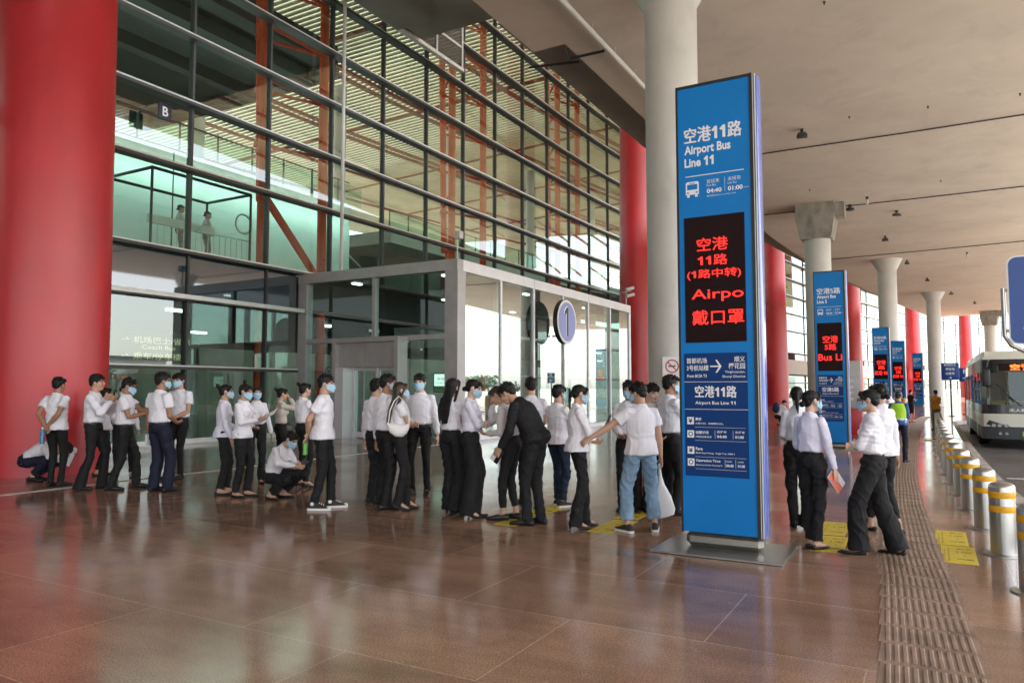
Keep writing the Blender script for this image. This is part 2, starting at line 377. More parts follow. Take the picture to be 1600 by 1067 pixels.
for a, b in zip(ts[:-1], ts[1:]):
    g.quad(F(a, -.25), F(a, nmax(a)), F(b, nmax(b)), F(b, -.25))
tag(g.build('pavement', M['floor']), 'polished reddish brown granite pavement in front of the terminal', 'pavement', kind='structure')
g = MB()
for a, b in zip(ts[:-1], ts[1:]):
    p = [F(a, nmax(a), -.29), F(a, nmax(a)+.16, -.29), F(b, nmax(b)+.16, -.29), F(b, nmax(b), -.29)]
    q = [V((x.x, x.y, .006)) for x in p]; g.hexa(p+q)
tag(g.build('kerb', M['kerb']), 'pale stone kerb along the bus lane', 'kerb', kind='structure')
g = MB(); g.fbox(-60, 120, -45, -.25, -.2, -.004); tag(g.build('hall_floor', M['infloor']), 'pale polished floor inside the terminal hall', 'floor', kind='structure')
g = MB(); g.fbox(-40, 3, 6.44, 6.56, .001, .005)
tag(g.build('floor_line', M['paint_white']), 'pale inlaid line across the pavement parallel to the glass front', 'floor line', kind='structure')
g = MB(); g.fbox(-.95, -.83, 19.5, 26, -.149, -.145); g.fbox(-25, 60, 23.0, 23.12, -.149, -.145)
tag(g.build('road_marking', M['paint_white']), 'white painted lines on the bus lane', 'road marking', kind='structure')
# ribbed tactile paving: rows of tiles of eleven long bars
g = MB()
for r_ in range(-52, 110):
    t = -10+.372*r_
    if t < -22 or t > 30: continue
    e_ = off(t+.18); A_, B_ = 17.68+e_, 18.22+e_; g.fbox(t+.002, t+.370, A_, B_, .0005, .004)
    for k in range(11):
        c = A_+.045+.045*k; e0, e1 = off(t+.03)-e_, off(t+.345)-e_
        g.add([F(t+.03, c+e0-.014, .004), F(t+.03, c+e0+.014, .004), F(t+.345, c+e1+.014, .004), F(t+.345, c+e1-.014, .004),
               F(t+.037, c+e0-.009, .011), F(t+.037, c+e0+.009, .011), F(t+.338, c+e1+.009, .011), F(t+.338, c+e1-.009, .011)],
              [(4, 5, 6, 7), (0, 1, 5, 4), (1, 2, 6, 5), (2, 3, 7, 6), (3, 0, 4, 7)])
tag(g.build('tactile_path', M['tactile']), 'ribbed tactile guide path of brown bars beside the bollards', 'tactile path', kind='structure')

# ================================================================ elevated road overhead
deck = empty('elevated_road', F(0, 20, 10), label='beige concrete underside of the elevated road above the pavement', cat='elevated road')
def under(mb, name, m, parent, smooth=None):
    o = mb.build(name, m, parent, smooth); o.matrix_parent_inverse = Matrix.Translation(-parent.location) if parent.rotation_euler.z == 0 else (Matrix.Translation(parent.location) @ Matrix.Rotation(parent.rotation_euler.z, 4, 'Z')).inverted(); return o
g = MB(); g.fbox(-34, 86, 10.73, 33, 10, 11.3); g.fbox(-80, -34.01, 10.73, 17, 10, 11.3); g.fbox(-80, -1.75, 9.85, 10.728, 10.002, 11.3); under(g, 'deck_slab', M['concrete'], deck)
g = MB(); g.fbox(-1.7, 85.9, 8.8, 10.728, 11.0, 11.28); under(g, 'edge_panel', M['panel_dark'], deck)
g = MB()
g.fbox(-80, 5.2, 1.2, 14, 15.35, 16.6); g.fbox(-34, 3.6, 1.25, 13.9, 15.0, 15.349)
for k in range(5): g.fbox(-12-6*k, -11.2-6*k, 1.3, 9.8, 14.5, 14.999)
tag(g.build('access_bridge', M['panel_dark']), 'dark underside of the bridge between elevated road and terminal', 'bridge')

# ================================================================ terminal front
ZT = [2.12, 4.08, 5.36, 7.73, 9.64, 11.58, 13.42, 15.3, 17.2, 19.1, 21.0, 22.9]
TM = [1.48+2.845*k for k in range(-11, 10)]          # mullions of the straight part
TM2 = [TM[-1]+6.5*k for k in range(1, 31)]
TEND = TM2[-1]
term = empty('terminal_building', F(0, 0), label='airport terminal with tall glass front, dark horizontal fins and slatted roof', cat='terminal building')
allm = TM+TM2
for i, (a, b) in enumerate(zip(allm[:-1], allm[1:])):
    for lo in (1, 0):
      g = MB(); cuts = [0]+ZT+[24.6]
      for z0, z1 in zip(cuts[:-1], cuts[1:]):
        if (z1 < 5) != bool(lo): continue
        if z0 == 4.08: continue
        if z1 <= 5.4 and 0 <= (a+b)/2 <= 14.3: continue      # open behind the vestibule
        g.quad(F(a, 0, z0), F(b, 0, z0), F(b, 0, z1), F(a, 0, z1))
      if g.v: under(g, 'window', M['glass'], term)
    if not (0 <= (a+b)/2 <= 14.3):
        g = MB(); g.fbox(a+.01, b-.01, -.05, .02, 4.12, 5.33); under(g, 'spandrel_panel', M['spandrel'], term)
for a, b in ((TM[10], -.06), (14.4, TM[16])):
    g = MB()
    for z0, z1 in ((0, 2.12), (2.12, 4.08)): g.quad(F(a, 0, z0), F(b, 0, z0), F(b, 0, z1), F(a, 0, z1))
    under(g, 'window', M['glass'], term)
    g = MB(); g.fbox(a+.05, b-.02, -.05, .02, 4.12, 5.33); under(g, 'spandrel_panel', M['spandrel'], term)
for t in allm:
    g = MB(); z0 = 5.4 if 0 < t < 14.3 else 0
    g.fbox(t-.036, t+.036, -.12, .075, z0, 24.6, step=99); under(g, 'mullion', M['mull'], term)
for z in ZT:
    g = MB()
    segs = [(TM[0], TEND)] if z > 5 else [(TM[0], -.05), (14.4, TEND)]
    for a, b in segs:
        dz = .05; dn = .31 if z != 4.08 else .40
        if z < 3: dn = .14
        g.fbox(a, b, -.04, dn, z-dz, z+dz, 1 if z == 4.08 else 0)
        g.fbox(a, b, dn+.001, dn+.015, z+.03, z+dz+.02, 1)  # pale lip: light on the fin's outer edge, put into the colour
    under(g, 'transom', [M['mull'], M['silver']], term)
g = MB(); g.fbox(TM[0], -.05, -.1, .12, .004, .14); g.fbox(14.4, TEND, -.1, .12, .004, .14); under(g, 'base_sill', M['silver'], term)
g = MB(); g.fbox(38, TEND, .45, 3.0, 2.9, 4.3); under(g, 'concrete_ledge', M['concrete'], term)
g = MB(); g.fbox(-80, TM[0]-.1, -.4, 0, 0, 25); g.fbox(-80, -36.1, -10, 30, 25.2, 25.6); under(g, 'unseen_rear_block', M['dark_in'], term)  # unseen dark wing, added to cut light and reflections from the left rear
# slatted roof above the hall
g = MB(); t = -34.0
while t < 218:
    n1 = 42 if t < 88 else 8
    d_, n_ = axes(t)
    g.hexa([F(t, -60, 24.9), F(t, n1, 24.9), F(t, n1, 24.9)+d_*(.27 if t < 90 else .75), F(t, -60, 24.9)+d_*(.27 if t < 90 else .75), F(t, -60, 24.98), F(t, n1, 24.98), F(t, n1, 24.98)+d_*(.27 if t < 90 else .75), F(t, -60, 24.98)+d_*(.27 if t < 90 else .75)])
    t += .46 if t < 90 else 1.2
under(g, 'roof', M['slat'], term)
g = MB(); g.fbox(-36, 88, -62, 42.2, 25.7, 25.9); g.fbox(88.01, 220, -62, 8.2, 25.7, 25.9); under(g, 'roof_diffuser', M['roof_diffuse'], term)  # translucent sheet added to soften daylight and keep sun stripes out
g = MB()
for n0 in (38, 30, 22, 14, 6, -1.5, -9, -10, -18, -19, -27, -28, -36, -45): g.fbox(-34, 150, n0-.12, n0+.12, 24.45, 24.7)
for t in range(-30, 110, 12):
    g.fbox(t-.1, t+.1, -46, 0, 24.71, 24.88, step=99)
under(g, 'roof_purlin', M['steel_red'], term)
# red steel trusses behind the glass
for tc in (-12.6, -1.35, 9.75, 20.95, 36, 52):
    g = MB(); q = (-1.0, -1.0)
    ta, tb = tc+.45, tc+3.2
    for t_ in (ta, tb): g.tube([F(t_, -.75, 0), F(t_, -.75, 24.5)], .17, 12)
    g.tube([F(ta+.75, -1.7, 8.0), F(ta+.35, -1.7, 24.5)], .15, 10)
    g.tube([F(ta, -.8, 6.0), F(ta+.95, -1.6, 8.1)], .14, 10); g.tube([F(ta+.95, -1.6, 8.1), F(tb-.15, -.8, 5.5)], .14, 10)
    for k, z in enumerate(ZT[4:]):
        g.tube([F(ta, -.75, z+.35), F(tb, -.75, z+.35)], .07, 8)
        if k < 7: g.tube([F(ta+.45, -1.7, z+.2), F(ta, -.75, z+1.1)], .06, 8); g.tube([F(ta+.45, -1.7, z+.3), F(tb, -.75, z+.3)], .06, 8)
    under(g, 'steel_truss', M['orange'], term, 40)
# inside: dark slab added in place of the bridge's reflection, mezzanine with glass balustrade, back wall, columns, escalator
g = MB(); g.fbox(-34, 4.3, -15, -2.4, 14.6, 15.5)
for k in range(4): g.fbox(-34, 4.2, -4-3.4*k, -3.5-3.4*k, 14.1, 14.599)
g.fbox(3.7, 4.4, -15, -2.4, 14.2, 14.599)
under(g, 'bridge_reflection_slab', M['dark_in'], term)
g = MB(); g.fbox(-34, 10.5, -24, -7.2, 10.1, 10.85); g.fbox(16, 70, -24, -9, 10.1, 10.85); under(g, 'mezzanine_slab', M['inslab'], term)
bal = MB(); post = MB()
for a0, b0, nn in ((-33.5, 10.5, -7.3), (16, 60, -9.1)):
    t = a0
    while t < b0:
        bal.quad(F(t+.05, nn, 10.9), F(t+1.75, nn, 10.9), F(t+1.75, nn, 11.95), F(t+.05, nn, 11.95))
        post.fbox(t-.03, t+.03, nn-.04, nn+.02, 10.85, 12.1, step=99); t += 1.8
    post.fbox(a0, b0, nn-.03, nn+.03, 12.0, 12.06)
g = MB(); g.fbox(-33.9, 10.4, -7.35, -7.15, 5.4, 10.09); under(g, 'mezzanine_wall', M['aquawall'], term)
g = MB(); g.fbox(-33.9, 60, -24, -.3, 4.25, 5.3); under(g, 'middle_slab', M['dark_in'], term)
g = MB(); g.fbox(-33.9, 60, -7, -.35, 5.302, 5.36); under(g, 'middle_floor', M['infloor'], term)
bo = under(bal, 'balustrade_glass', M['bglass'], term); under(post, 'balustrade_rail', M['mull'], term)
g = MB(); g.fbox(-40, 110, -44.5, -44, -.1, 10.2); g.fbox(-40, 2, -24, -23.6, 0, 10.1); g.fbox(-40.4, -40, -44, 0, -.1, 24); under(g, 'back_wall', M['inwall'], term)
g = MB()
for t in range(-28, 80, 12): g.tube([F(t+3, -20, 0), F(t+3, -20, 24.4)], .45, 20)
under(g, 'hall_column', M['white_col'], term, 40)
g = MB()                                             # escalator pair seen through the glass
for nn in (-12, -13.8):
    a, b = F(11, nn, 10.6), F(22, nn, 4.6); dd, nv = axes(15)
    g.hexa([a-nv*.6-V((0, 0, .9)), a+nv*.6-V((0, 0, .9)), b+nv*.6-V((0, 0, .9)), b-nv*.6-V((0, 0, .9)), a-nv*.6, a+nv*.6, b+nv*.6, b-nv*.6])
    for e in (-.62, .62): g.tube([a+nv*e+V((0, 0, .95)), b+nv*e+V((0, 0, .95))], .06, 8)
under(g, 'escalator', M['inslab'], term)
# rows of ceiling lamps under the mezzanine, lit in the photo
M['lamp_on'] = mat('lit_lamp', (.8, .8, .8), .5, emit=(.93, 1, .97), estr=1.0)
g = MB()
for t in range(-30, 60, 7):
    for nn in (-4, -12):
        g.fbox(t, t+.8, nn-.07, nn+.07, 4.15, 4.24, step=99)
under(g, 'strip_lamp', M['lamp_on'], term)
M['wall_fill'] = mat('wall_fill_glow', (.8, .8, .8), .5, emit=(.95, 1, .97), estr=4.5)
g = MB(); g.fbox(-33.5, 10.2, -6.5, -6.36, 9.96, 10.05); under(g, 'wall_fill_strip', M['wall_fill'], term)  # added glowing strip, no real fitting; brightens the aqua wall

# ================================================================ entrance vestibule
vest = empty('entrance_vestibule', F(0, 3.2), label='grey framed glass entrance box standing out from the terminal front', cat='entrance')
ND, TD, ZD = 6.42, 14.3, 5.33
g = MB()
g.fbox(0, .3, .05, .41, 0, ZD-.33); g.fbox(0, .42, 5.97, ND, 0, ZD-.33)                 # pilasters
g.fbox(-.02, .3, .05, ND, ZD-.328, ZD)                                                    # front top band
g.fbox(.02, .2, .412, 5.968, 3.0, 3.15); g.fbox(.02, .2, 3.2, 3.32, 3.152, ZD-.33)
under(g, 'front_frame', M['frame'], vest)
g = MB()
g.fbox(.302, TD, ND-.3, ND, ZD-.328, ZD); g.fbox(.422, TD, ND-.2, ND+.06, .002, .16)
for t in (2.49, 4.75, 7.1, 9.45, 11.8): g.fbox(t, t+.11, ND-.16, ND-.01, .162, ZD-.33)
g.fbox(TD-.22, TD, ND-.3, ND, .162, ZD-.33); g.fbox(TD-.25, TD, .05, ND-.302, ZD-.33, ZD)
for t in (4.8, 9.5): g.fbox(t, t+.012, ND+.0005, ND+.002, ZD-.326, ZD-.002, 1)
under(g, 'side_frame', [M['frame_lit'], M['mull']], vest)
g = MB(); g.fbox(.31, TD-.26, .06, ND-.31, ZD-.2, ZD-.05); under(g, 'roof', M['panel_dark'], vest)
for n0, n1, z0, z1 in ((.41, 2.0, .05, 3.0), (4.6, 5.97, .05, 3.0), (.41, 3.2, 3.15, ZD-.33), (3.32, 5.97, 3.15, ZD-.33)):
    g = MB(); g.quad(F(.1, n0, z0), F(.1, n1, z0), F(.1, n1, z1), F(.1, n0, z1)); under(g, 'front_glass', M['vglass'], vest)
for t0, t1 in ((.42, 2.49), (2.6, 4.75), (4.86, 7.1), (7.21, 9.45), (9.56, 11.8), (11.91, TD-.22)):
    g = MB(); g.quad(F(t0, ND-.05, .16), F(t1, ND-.05, .16), F(t1, ND-.05, ZD-.33), F(t0, ND-.05, ZD-.33)); under(g, 'side_glass', M['vglass_side'], vest)
g = MB()                                             # door portal standing proud of the front
g.fbox(-.45, .019, 2.0, 2.14, 0, 3.1); g.fbox(-.45, .019, 4.46, 4.6, 0, 3.1); g.fbox(-.45, .3, 2.142, 4.458, 2.96, 3.1)
g.fbox(-.30, -.02, 2.142, 3.24, 2.2, 2.958); g.fbox(-.30, -.02, 3.25, 4.458, 2.2, 2.958)
g.fbox(-.44, .25, 2.142, 2.46, 0, 2.19, 1)
under(g, 'door_portal', [M['frame'], M['frame_lit']], vest)
for n0, n1 in ((2.5, 3.46), (3.5, 4.44)):
    g = MB(); g.fbox(.0, .05, n0, n0+.07, .02, 2.18); g.fbox(.0, .05, n1-.07, n1, .02, 2.18); g.fbox(.0, .05, n0+.071, n1-.071, 2.1, 2.18); g.fbox(.0, .05, n0+.071, n1-.071, .02, .2)
    o = under(g, 'door', M['frame_lit'], vest)
    g = MB(); g.quad(F(.025, n0+.07, .2), F(.025, n1-.07, .2), F(.025, n1-.07, 2.1), F(.025, n0+.07, 2.1)); p = g.build('door_glass', M['vglass']); p.parent = o
    p.matrix_parent_inverse = Matrix.Identity(4); p.matrix_local = Matrix.Identity(4)
    x = V(F(.0, n1-.12 if n0 < 3 else n0+.12, 1.0)); hb = MB(); hb.tube([x+axes(0)[0]*-.03-V((0, 0, .25)), x+axes(0)[0]*-.03+V((0, 0, .35))], .016, 8); p = hb.build('handle', M['steel'], o, 40)
# inner frames, ceiling lamps
g = MB()
for nn in (2.1, 4.5): g.fbox(3.0, 3.1, nn, nn+.1, 0, 2.95)
g.fbox(3.0, 3.1, .1, ND-.4, 2.95, 3.3); g.fbox(3.0, 3.1, .1, .3, 0, 2.95); g.fbox(3.0, 3.1, ND-.6, ND-.35, 0, 5)
g.fbox(5.0, 5.1, .1, ND-.35, 3.6, 3.9); g.fbox(9.0, 9.1, .1, ND-.35, 2.4, 2.7)
under(g, 'inner_frame', M['frame'], vest)
g = MB()
for t in (1.2, 6.5, 12):
    for nn in (1.3, 5.0): g.fbox(t, t+.35, nn, nn+.16, ZD-.26, ZD-.21)
under(g, 'ceiling_lamp', M['lamp_on'], vest)

# round number sign fixed to the side of the vestibule
rs = empty('round_sign', F(6.2, ND+.45, 3.93), ROTZ, label='round violet number 1 sign on a white pole beside the entrance glass', cat='sign')
g = MB(); g.loft([(V((-.04, 0, 0)), V((0, .80, 0)), V((0, 0, .80))), (V((.12, 0, 0)), V((0, .80, 0)), V((0, 0, .80)))], 48, 0); o = g.build('drum', M['black'], rs, 40)
g = MB(); g.loft([(V((.1201, 0, 0)), V((0, .79, 0)), V((0, 0, .79))), (V((.14, 0, 0)), V((0, .79, 0)), V((0, 0, .79)))], 48, 0); g.build('white_ring', M['white_ink'], rs, 40)
M['violet'] = mat('sign_violet', (.25, .28, .60), .4); M['ink_black'] = mat('sign_black', (.02, .02, .04), .5)
g = MB(); g.loft([(V((.1402, 0, 0)), V((0, .70, 0)), V((0, 0, .70))), (V((.150, 0, 0)), V((0, .70, 0)), V((0, 0, .70)))], 48, 0); g.build('violet_disc', M['violet'], rs, 40)
g = MB(); one = [(.07, -.52), (.07, .52), (-.05, .52), (-.22, .36), (-.22, .24), (-.06, .32), (-.06, -.52)]
g.add([(.1535, y, z) for y, z in one], [tuple(range(7))], 1); g.add([(.1515, y*1.1-.035, z*1.04+.015) for y, z in one], [tuple(range(7))], 0)
g.build('numeral', [M['white_ink'], M['ink_black']], rs)
g = MB(); g.tube([(.0, 0, -3.92), (.0, 0, -.80)], .035, 12); g.tube([(.0, 0, -.5), (-.45, 0, -.5)], .03, 8); g.build('pole', M['lamp_white'], rs, 40)

# ================================================================ columns
def red_col(t, n, label):
    g = MB(); g.lathe([(1.05, 0), (1.05, .02), (1.05, 3), (1.0, 8), (.96, 12), (.84, 24.6)], n=64)
    o = g.build('red_column', M['red'], None, 40); o.location = F(t, n); o.rotation_euler = (0, 0, .3*t); tag(o, label, 'column', 'red columns along the glass front')
red_col(-10, 3.8, 'huge red column beside the squatting man, nearest of all')
red_col(22.5, 3.8, 'red column behind the far end of the glass entrance box')
red_col(51, 3.8, 'red column just right of the large bus line 11 totem, behind the crouching backpacker')
red_col(78, 3.8, 'red column right behind the bus line 5 totem')
red_col(107, 3.8, 'red column behind the two small totems, where the woman in a black dress stands')
red_col(136, 3.8, 'farthest red column, to the left above the bus')
def white_col(t, n, cap, label, r=.57):
    root = empty('white_column', F(t, n), -Fth(t), label, 'column', 'white columns under the elevated road')
    ztop = 9.28 if cap == 'cone' else 8.42
    g = MB(); g.lathe([(r, 0), (r, 2.4), (r-.004, 2.402), (r-.004, 2.412), (r, 2.414), (r, 5.6), (r-.004, 5.602), (r-.004, 5.612), (r, 5.614), (r, ztop)], n=48); g.build('shaft', M['white_col'], root, 30)
    g = MB()
    if cap == 'cone':
        g.lathe([(r+.001, 9.28), (r+.05, 9.36), (r+.35, 9.94), (r+.38, 9.999)], n=48); g.build('capital', M['white_col'], root, 30)
    else:
        a, b = .66, .82
        g.hexa([(-a, -a, 8.42), (a, -a, 8.42), (a, a, 8.42), (-a, a, 8.42), (-b, -b, 9.3), (b, -b, 9.3), (b, b, 9.3), (-b, b, 9.3)])
        g.hexa([(-b, -b, 9.301), (b, -b, 9.301), (b, b, 9.301), (-b, b, 9.301), (-b, -b, 9.999), (b, -b, 9.999), (b, b, 9.999), (-b, b, 9.999)])
        g.box(b+.02, b+.4, -.5, .2, 9.35, 9.99); g.build('capital', M['concrete_grey'], root)
for k, (cap, lb) in enumerate([('cone', 'thick white column with a no smoking board, behind the large totem'), ('block', 'white column with a rough concrete block capital behind the line 5 totem'),
        ('cone', 'white column with a flared capital behind the third blue totem'), ('cone', 'slimmer looking white column with flared capital behind the farthest totem'), ('block', 'far white column with a concrete block capital above the bus')]):
    white_col((-3.4, 18.8, 38.3, 59.5, 82)[k], (13.89, 13.95, 15.05, 15.0, 17.0)[k], cap, lb, .57 if k else .525)
for k, (t, w_) in enumerate(((-3, 'first'), (18, 'second'), (39, 'third'))):
    white_col(t, 30.2, 'cone', 'white column across the bus lane mirrored in the entrance glass, %s along the road' % w_)
fb = empty('far_building', F(0, 170), ROTZ, 'long pale low building far across the road, mirrored in the glass', 'building')
g = MB(); g.box(-8, 8, -90, 110, -.3, 9); g.build('wall', M['paper'], fb)
g = MB(); g.box(-9, 9, -92, 112, 9.01, 9.8); g.build('roof', M['concrete_grey'], fb)
for k in range(16): g = MB(); g.box(-8.1, -8.02, -86+12*k, -77+12*k, 2.5, 6.5); g.build('window', M['spandrel'], fb)
# far tree line and a pale building across the road, mirrored in the glass
tr = []
g = MB(); c = MB()
for i in range(70):
    t = -60+3.6*i+random.uniform(-1, 1); n = 112+random.uniform(-8, 8); p = F(0, 0)+axes(0)[0]*t+axes(0)[1]*n; h = random.uniform(2.5, 6)
    for j in range(110):
        q = p+V((random.gauss(0, 1.3), random.gauss(0, 1.3), h*.35+random.uniform(-.1, .65)*h)); a = V((random.gauss(0, 1), random.gauss(0, 1), random.gauss(0, 1))).normalized()*.42; b = a.orthogonal().normalized()*.36
        g.add([q-a-b, q+a-b, q+a+b, q-a+b], [(0, 1, 2, 3)])
tag(g.build('far_woods', M['green'], keep=True), 'green belt of trees across the road', 'trees', kind='stuff')
# ================================================================ bus line totems
def totem(t, n, zh, cn, en, led, label, detail=1):
    W_, D_ = .77, .25; B0, B1 = .17, 4.58
    d_, n_ = axes(t)
    root = empty('bus_stop_totem', F(t, n), -Fth(t), label, 'bus stop sign', 'bus line totems')
    X, Z = V((1, 0, 0)), V((0, 0, 1)); hw = W_/2
    fy = -D_/2
    g = MB(); g.box(-hw-.22, hw+.22, fy-.32, D_/2+.3, .001, .022); o = g.build('base_plate', M['steel'], root); bevel(o, .006, 1)
    g = MB(); g.box(-hw+.03, hw-.01, fy+.02, D_/2-.02, .023, B0); bevel(g.build('plinth', M['plinth'], root), .045, 1)
    g = MB(); g.box(-hw+.02, hw-.05, fy, fy+.03, B0, B1-.03); g.build('front_panel', M['blue'], root)
    g = MB(); g.box(-hw+.02, hw-.05, D_/2-.03, D_/2, B0, B1-.03); g.build('back_panel', M['blue'], root)
    g = MB(); g.box(-hw, -hw+.019, fy-.008, D_/2+.008, B0-.01, B1); g.box(hw-.049, hw-.02, fy-.008, D_/2+.008, B0-.01, B1); g.box(-hw+.02, hw-.05, fy-.004, D_/2+.004, B1-.029, B1); g.box(-hw+.02, hw-.05, fy+.031, D_/2-.031, B0, B1-.03); g.build('casing', M['black'], root)
    g = MB(); g.loft([(V((hw+.006, 0, z)), V((.022, 0, 0)), V((0, D_/2-.025, 0))) for z in (B0-.01, B1-.02)], 32, 0, .7); g.build('side_panel', M['blue_side'], root, 40)
    g = MB(); g.box(hw-.0195, hw-.013, fy-.004, D_/2+.004, B0-.01, B1-.002); g.box(hw-.004, hw+.004, fy+.004, D_/2-.004, B0-.01, B1-.006); g.build('edge_trim', M['silver'], root)
    g = MB(); g.box(hw-.0125, hw-.0045, fy+.002, D_/2-.002, B0-.01, B1-.004); g.build('seal_strip', M['black'], root)
    ox = -hw                                           # text x positions measured from the left edge
    P = V((ox, fy-.0022, 0))
    g = MB(); g.box(ox+.07, ox+.655, fy-.006, fy-.0003, 1.995, 3.235); scr = g.build('led_screen', M['screen'], root)
    g = MB(); PS = V((ox, fy-.0085, 0))
    for s, x0, z0, h, wd, al in led: write(g, s, PS, X, Z, x0, z0, h, wd, .006, 0, al)
    g.build('led_lettering', M['led'], scr)
    g = MB()
    g.add([V((ox+.05+(.02 if i in (0, 3) else 0), fy-.003, 0)) for i in range(0)], [])
    g.box(ox+.05, ox+.655, fy-.004, fy-.0003, .705, 1.89); brd = g.build('timetable_board', M['navy'], root); bevel(brd, .003, 1)
    g = MB()
    fat(g, cn, P, X, Z, .085, 3.985, .155, .565, .007)
    write(g, 'Airport Bus', P, X, Z, .083, 3.845, .118, .455, .03); write(g, en.replace('1', ONE), P, X, Z, .083, 3.742, .095, .29 if len(en) > 6 else .24, .03)
    g.box(ox+.09, ox+.66, fy-.003, fy-.0004, 3.645, 3.653)
    # bus pictogram
    def bx(x0, x1, z0, z1, k=0): g.box(ox+x0, ox+x1, fy-.003-.0006*k, fy-.0004-.0006*k, z0, z1, 1 if k else 0)
    bx(.092, .222, 3.465, 3.585); bx(.102, .212, 3.585, 3.595); bx(.105, .13, 3.44, 3.464); bx(.184, .209, 3.44, 3.464); bx(.106, .208, 3.515, 3.568, 1); bx(.104, .122, 3.48, 3.493, 1); bx(.192, .210, 3.48, 3.493, 1); bx(.128, .186, 3.575, 3.583, 1)
    write(g, '首班车', P, X, Z, .30, 3.556, .042, .125); write(g, 'First Bus', P, X, Z, .30, 3.527, .02, .09); write(g, '04:40', P, X, Z, .30, 3.46, .044, .145, .03)
    write(g, '末班车', P, X, Z, .505, 3.556, .042, .125); write(g, 'Last Bus', P, X, Z, .505, 3.527, .02, .085); write(g, '01:00', P, X, Z, .505, 3.46, .044, .14, .03)
    bx(.475, .477, 3.46, 3.6); write(g, '首末班时间/First/Last Bus Time', P, X, Z, .30, 3.425, .016, .28); write(g, '(Next Day)', P, X, Z, .655, 3.466, .016, .045)
    g.build('lettering', [M['white_ink'], M['blue']], root)
    g = MB(); PB = V((ox, fy-.0055, 0))
    def w2(s, x0, z0, h, wd, b=.012, al='l'): write(g, s, PB, X, Z, x0, z0, h, wd, b, 0, al)
    w2('首都机场', .075, 1.79, .055, .20); w2('3号航站楼', .075, 1.72, .055, .215); w2('From BCIA T3', .08, 1.655, .03, .19, .02)
    bx2 = lambda x0, x1, z0, z1, k=0: g.box(ox+x0, ox+x1, fy-.0062-.0006*k, fy-.0043-.0006*k, z0, z1, 1 if k else 0)
    bx2(.305, .40, 1.755, 1.768)
    for s in (-1, 1): g.add([V((ox+.355, fy-.0058, 1.7615+s*.062)), V((ox+.372, fy-.0058, 1.7615+s*.062)), V((ox+.415, fy-.0058, 1.7615)), V((ox+.393, fy-.0058, 1.7615))], [(0, 1, 2, 3)])
    w2('顺义', .635, 1.80, .055, .10, al='r'); w2('樱花园', .635, 1.735, .055, .155, al='r'); w2('Yinghuayuan,', .635, 1.69, .028, .19, al='r'); w2('Shunyi District', .635, 1.645, .03, .215, al='r')
    bx2(.05, .655, 1.61, 1.614); bx2(.05, .655, 1.345, 1.349)
    fat(g, cn, PB, X, Z, .155, 1.462, .112, .40, .005); w2('Airport Bus '+en.replace('1', ONE), .155, 1.385, .042, .385, .015)
    for i, (ic, h1, h2) in enumerate([('¥', '票价', '分段计价，单程票价3元。'), ('◷', '运营时间', '3号航站楼发车'), ('¥', 'Fare', 'Multi-Step Pricing.  Single Trip: RMB 3'), ('◷', 'Operation Time', 'Departure from Terminal 3')]):
        z = 1.235-(0, .128, .285, .40)[i]
        bx2(.072, .138, z-.035, z+.035)
        write(g, ic if i % 2 == 0 else '○', V((ox, fy-.0071, 0)), X, Z, .105, z-.022, .045, None, .03, 1, 'c')
        w2(h1, .153, z+.002, .03, (.06, .125, .065, .235)[i], .025); w2(h2, .153, z-.034, .019, (.27, .155, .37, .25)[i])
        bx2(.148, .63, z-.062, z-.060)
        if i % 2:
            w2('首班车' if i == 1 else 'First Bus', .36 if i == 1 else .44, z+.014, .024 if i == 1 else .014, .09 if i == 1 else .055); w2('末班车' if i == 1 else 'Last Bus', .53 if i == 1 else .55, z+.014, .024 if i == 1 else .014, .09 if i == 1 else .055)
            w2('04:40', .36 if i == 1 else .44, z-.032, .027, .09 if i == 1 else .07, .03); w2('01:00', .53 if i == 1 else .55, z-.032, .027, .08 if i == 1 else .065, .03)
            bx2(.34 if i == 1 else .43, .342 if i == 1 else .432, z-.04, z+.04); bx2(.51 if i == 1 else .53, .512 if i == 1 else .532, z-.04, z+.04)
    g.build('lettering', [M['white_ink'], M['navy']], brd)
    return root
ONE = '\U0001d7ed'
def fat(g, s, P, X, Z, x0, z0, h, wd, e):
    for k in range(3): write(g, s.replace('1', ONE), P-V((0, .0005*k, 0)), X, Z, x0+e*(k-1)*.6, z0+e*(0, .4, -.4)[k], h, wd-e, 0)
led11 = [('空港', .196, 2.89, .13, .30, 'l'), (ONE+ONE+'路', .20, 2.745, .105, .29, 'l'), ('('+ONE+'路中转)', .095, 2.61, .10, .52, 'l'), ('Airpo', .135, 2.39, .125, .50, 'l'), ('戴口罩', .14, 2.165, .145, .495, 'l')]
led5 = [('空港', .20, 2.72, .18, .36, 'l'), ('5路', .24, 2.53, .16, .28, 'l'), ('Bus Li', .085, 2.26, .17, .56, 'l')]
ledn = lambda s: [('空港', .18, 2.72, .22, .40, 'l'), (s, .24, 2.48, .2, .30, 'l'), ('机场 90', .075, 2.2, .22, .57, 'l')]
totem(-10.465, 16.515, 0, '空港11路', 'Line 11', led11, 'tall blue bus totem for line 11, nearest and largest')
totem(2.9, 16.1, 0, '空港5路', 'Line 5', led5, 'blue bus totem for line 5 with a red board reading Bus Li')
totem(23.7, 16.2, 0, '空港10路', 'Line 10', ledn('路'), 'third blue bus totem, left of the pair behind the safety vest worker')
totem(37.3, 15.7, 0, '空港2路', 'Line 2', ledn('2路'), 'fourth blue bus totem, right of the pair behind the safety vest worker')
totem(57, 14.0, 0, '空港1路', 'Line 1', ledn('1路'), 'small farthest blue totem beside the far white column')

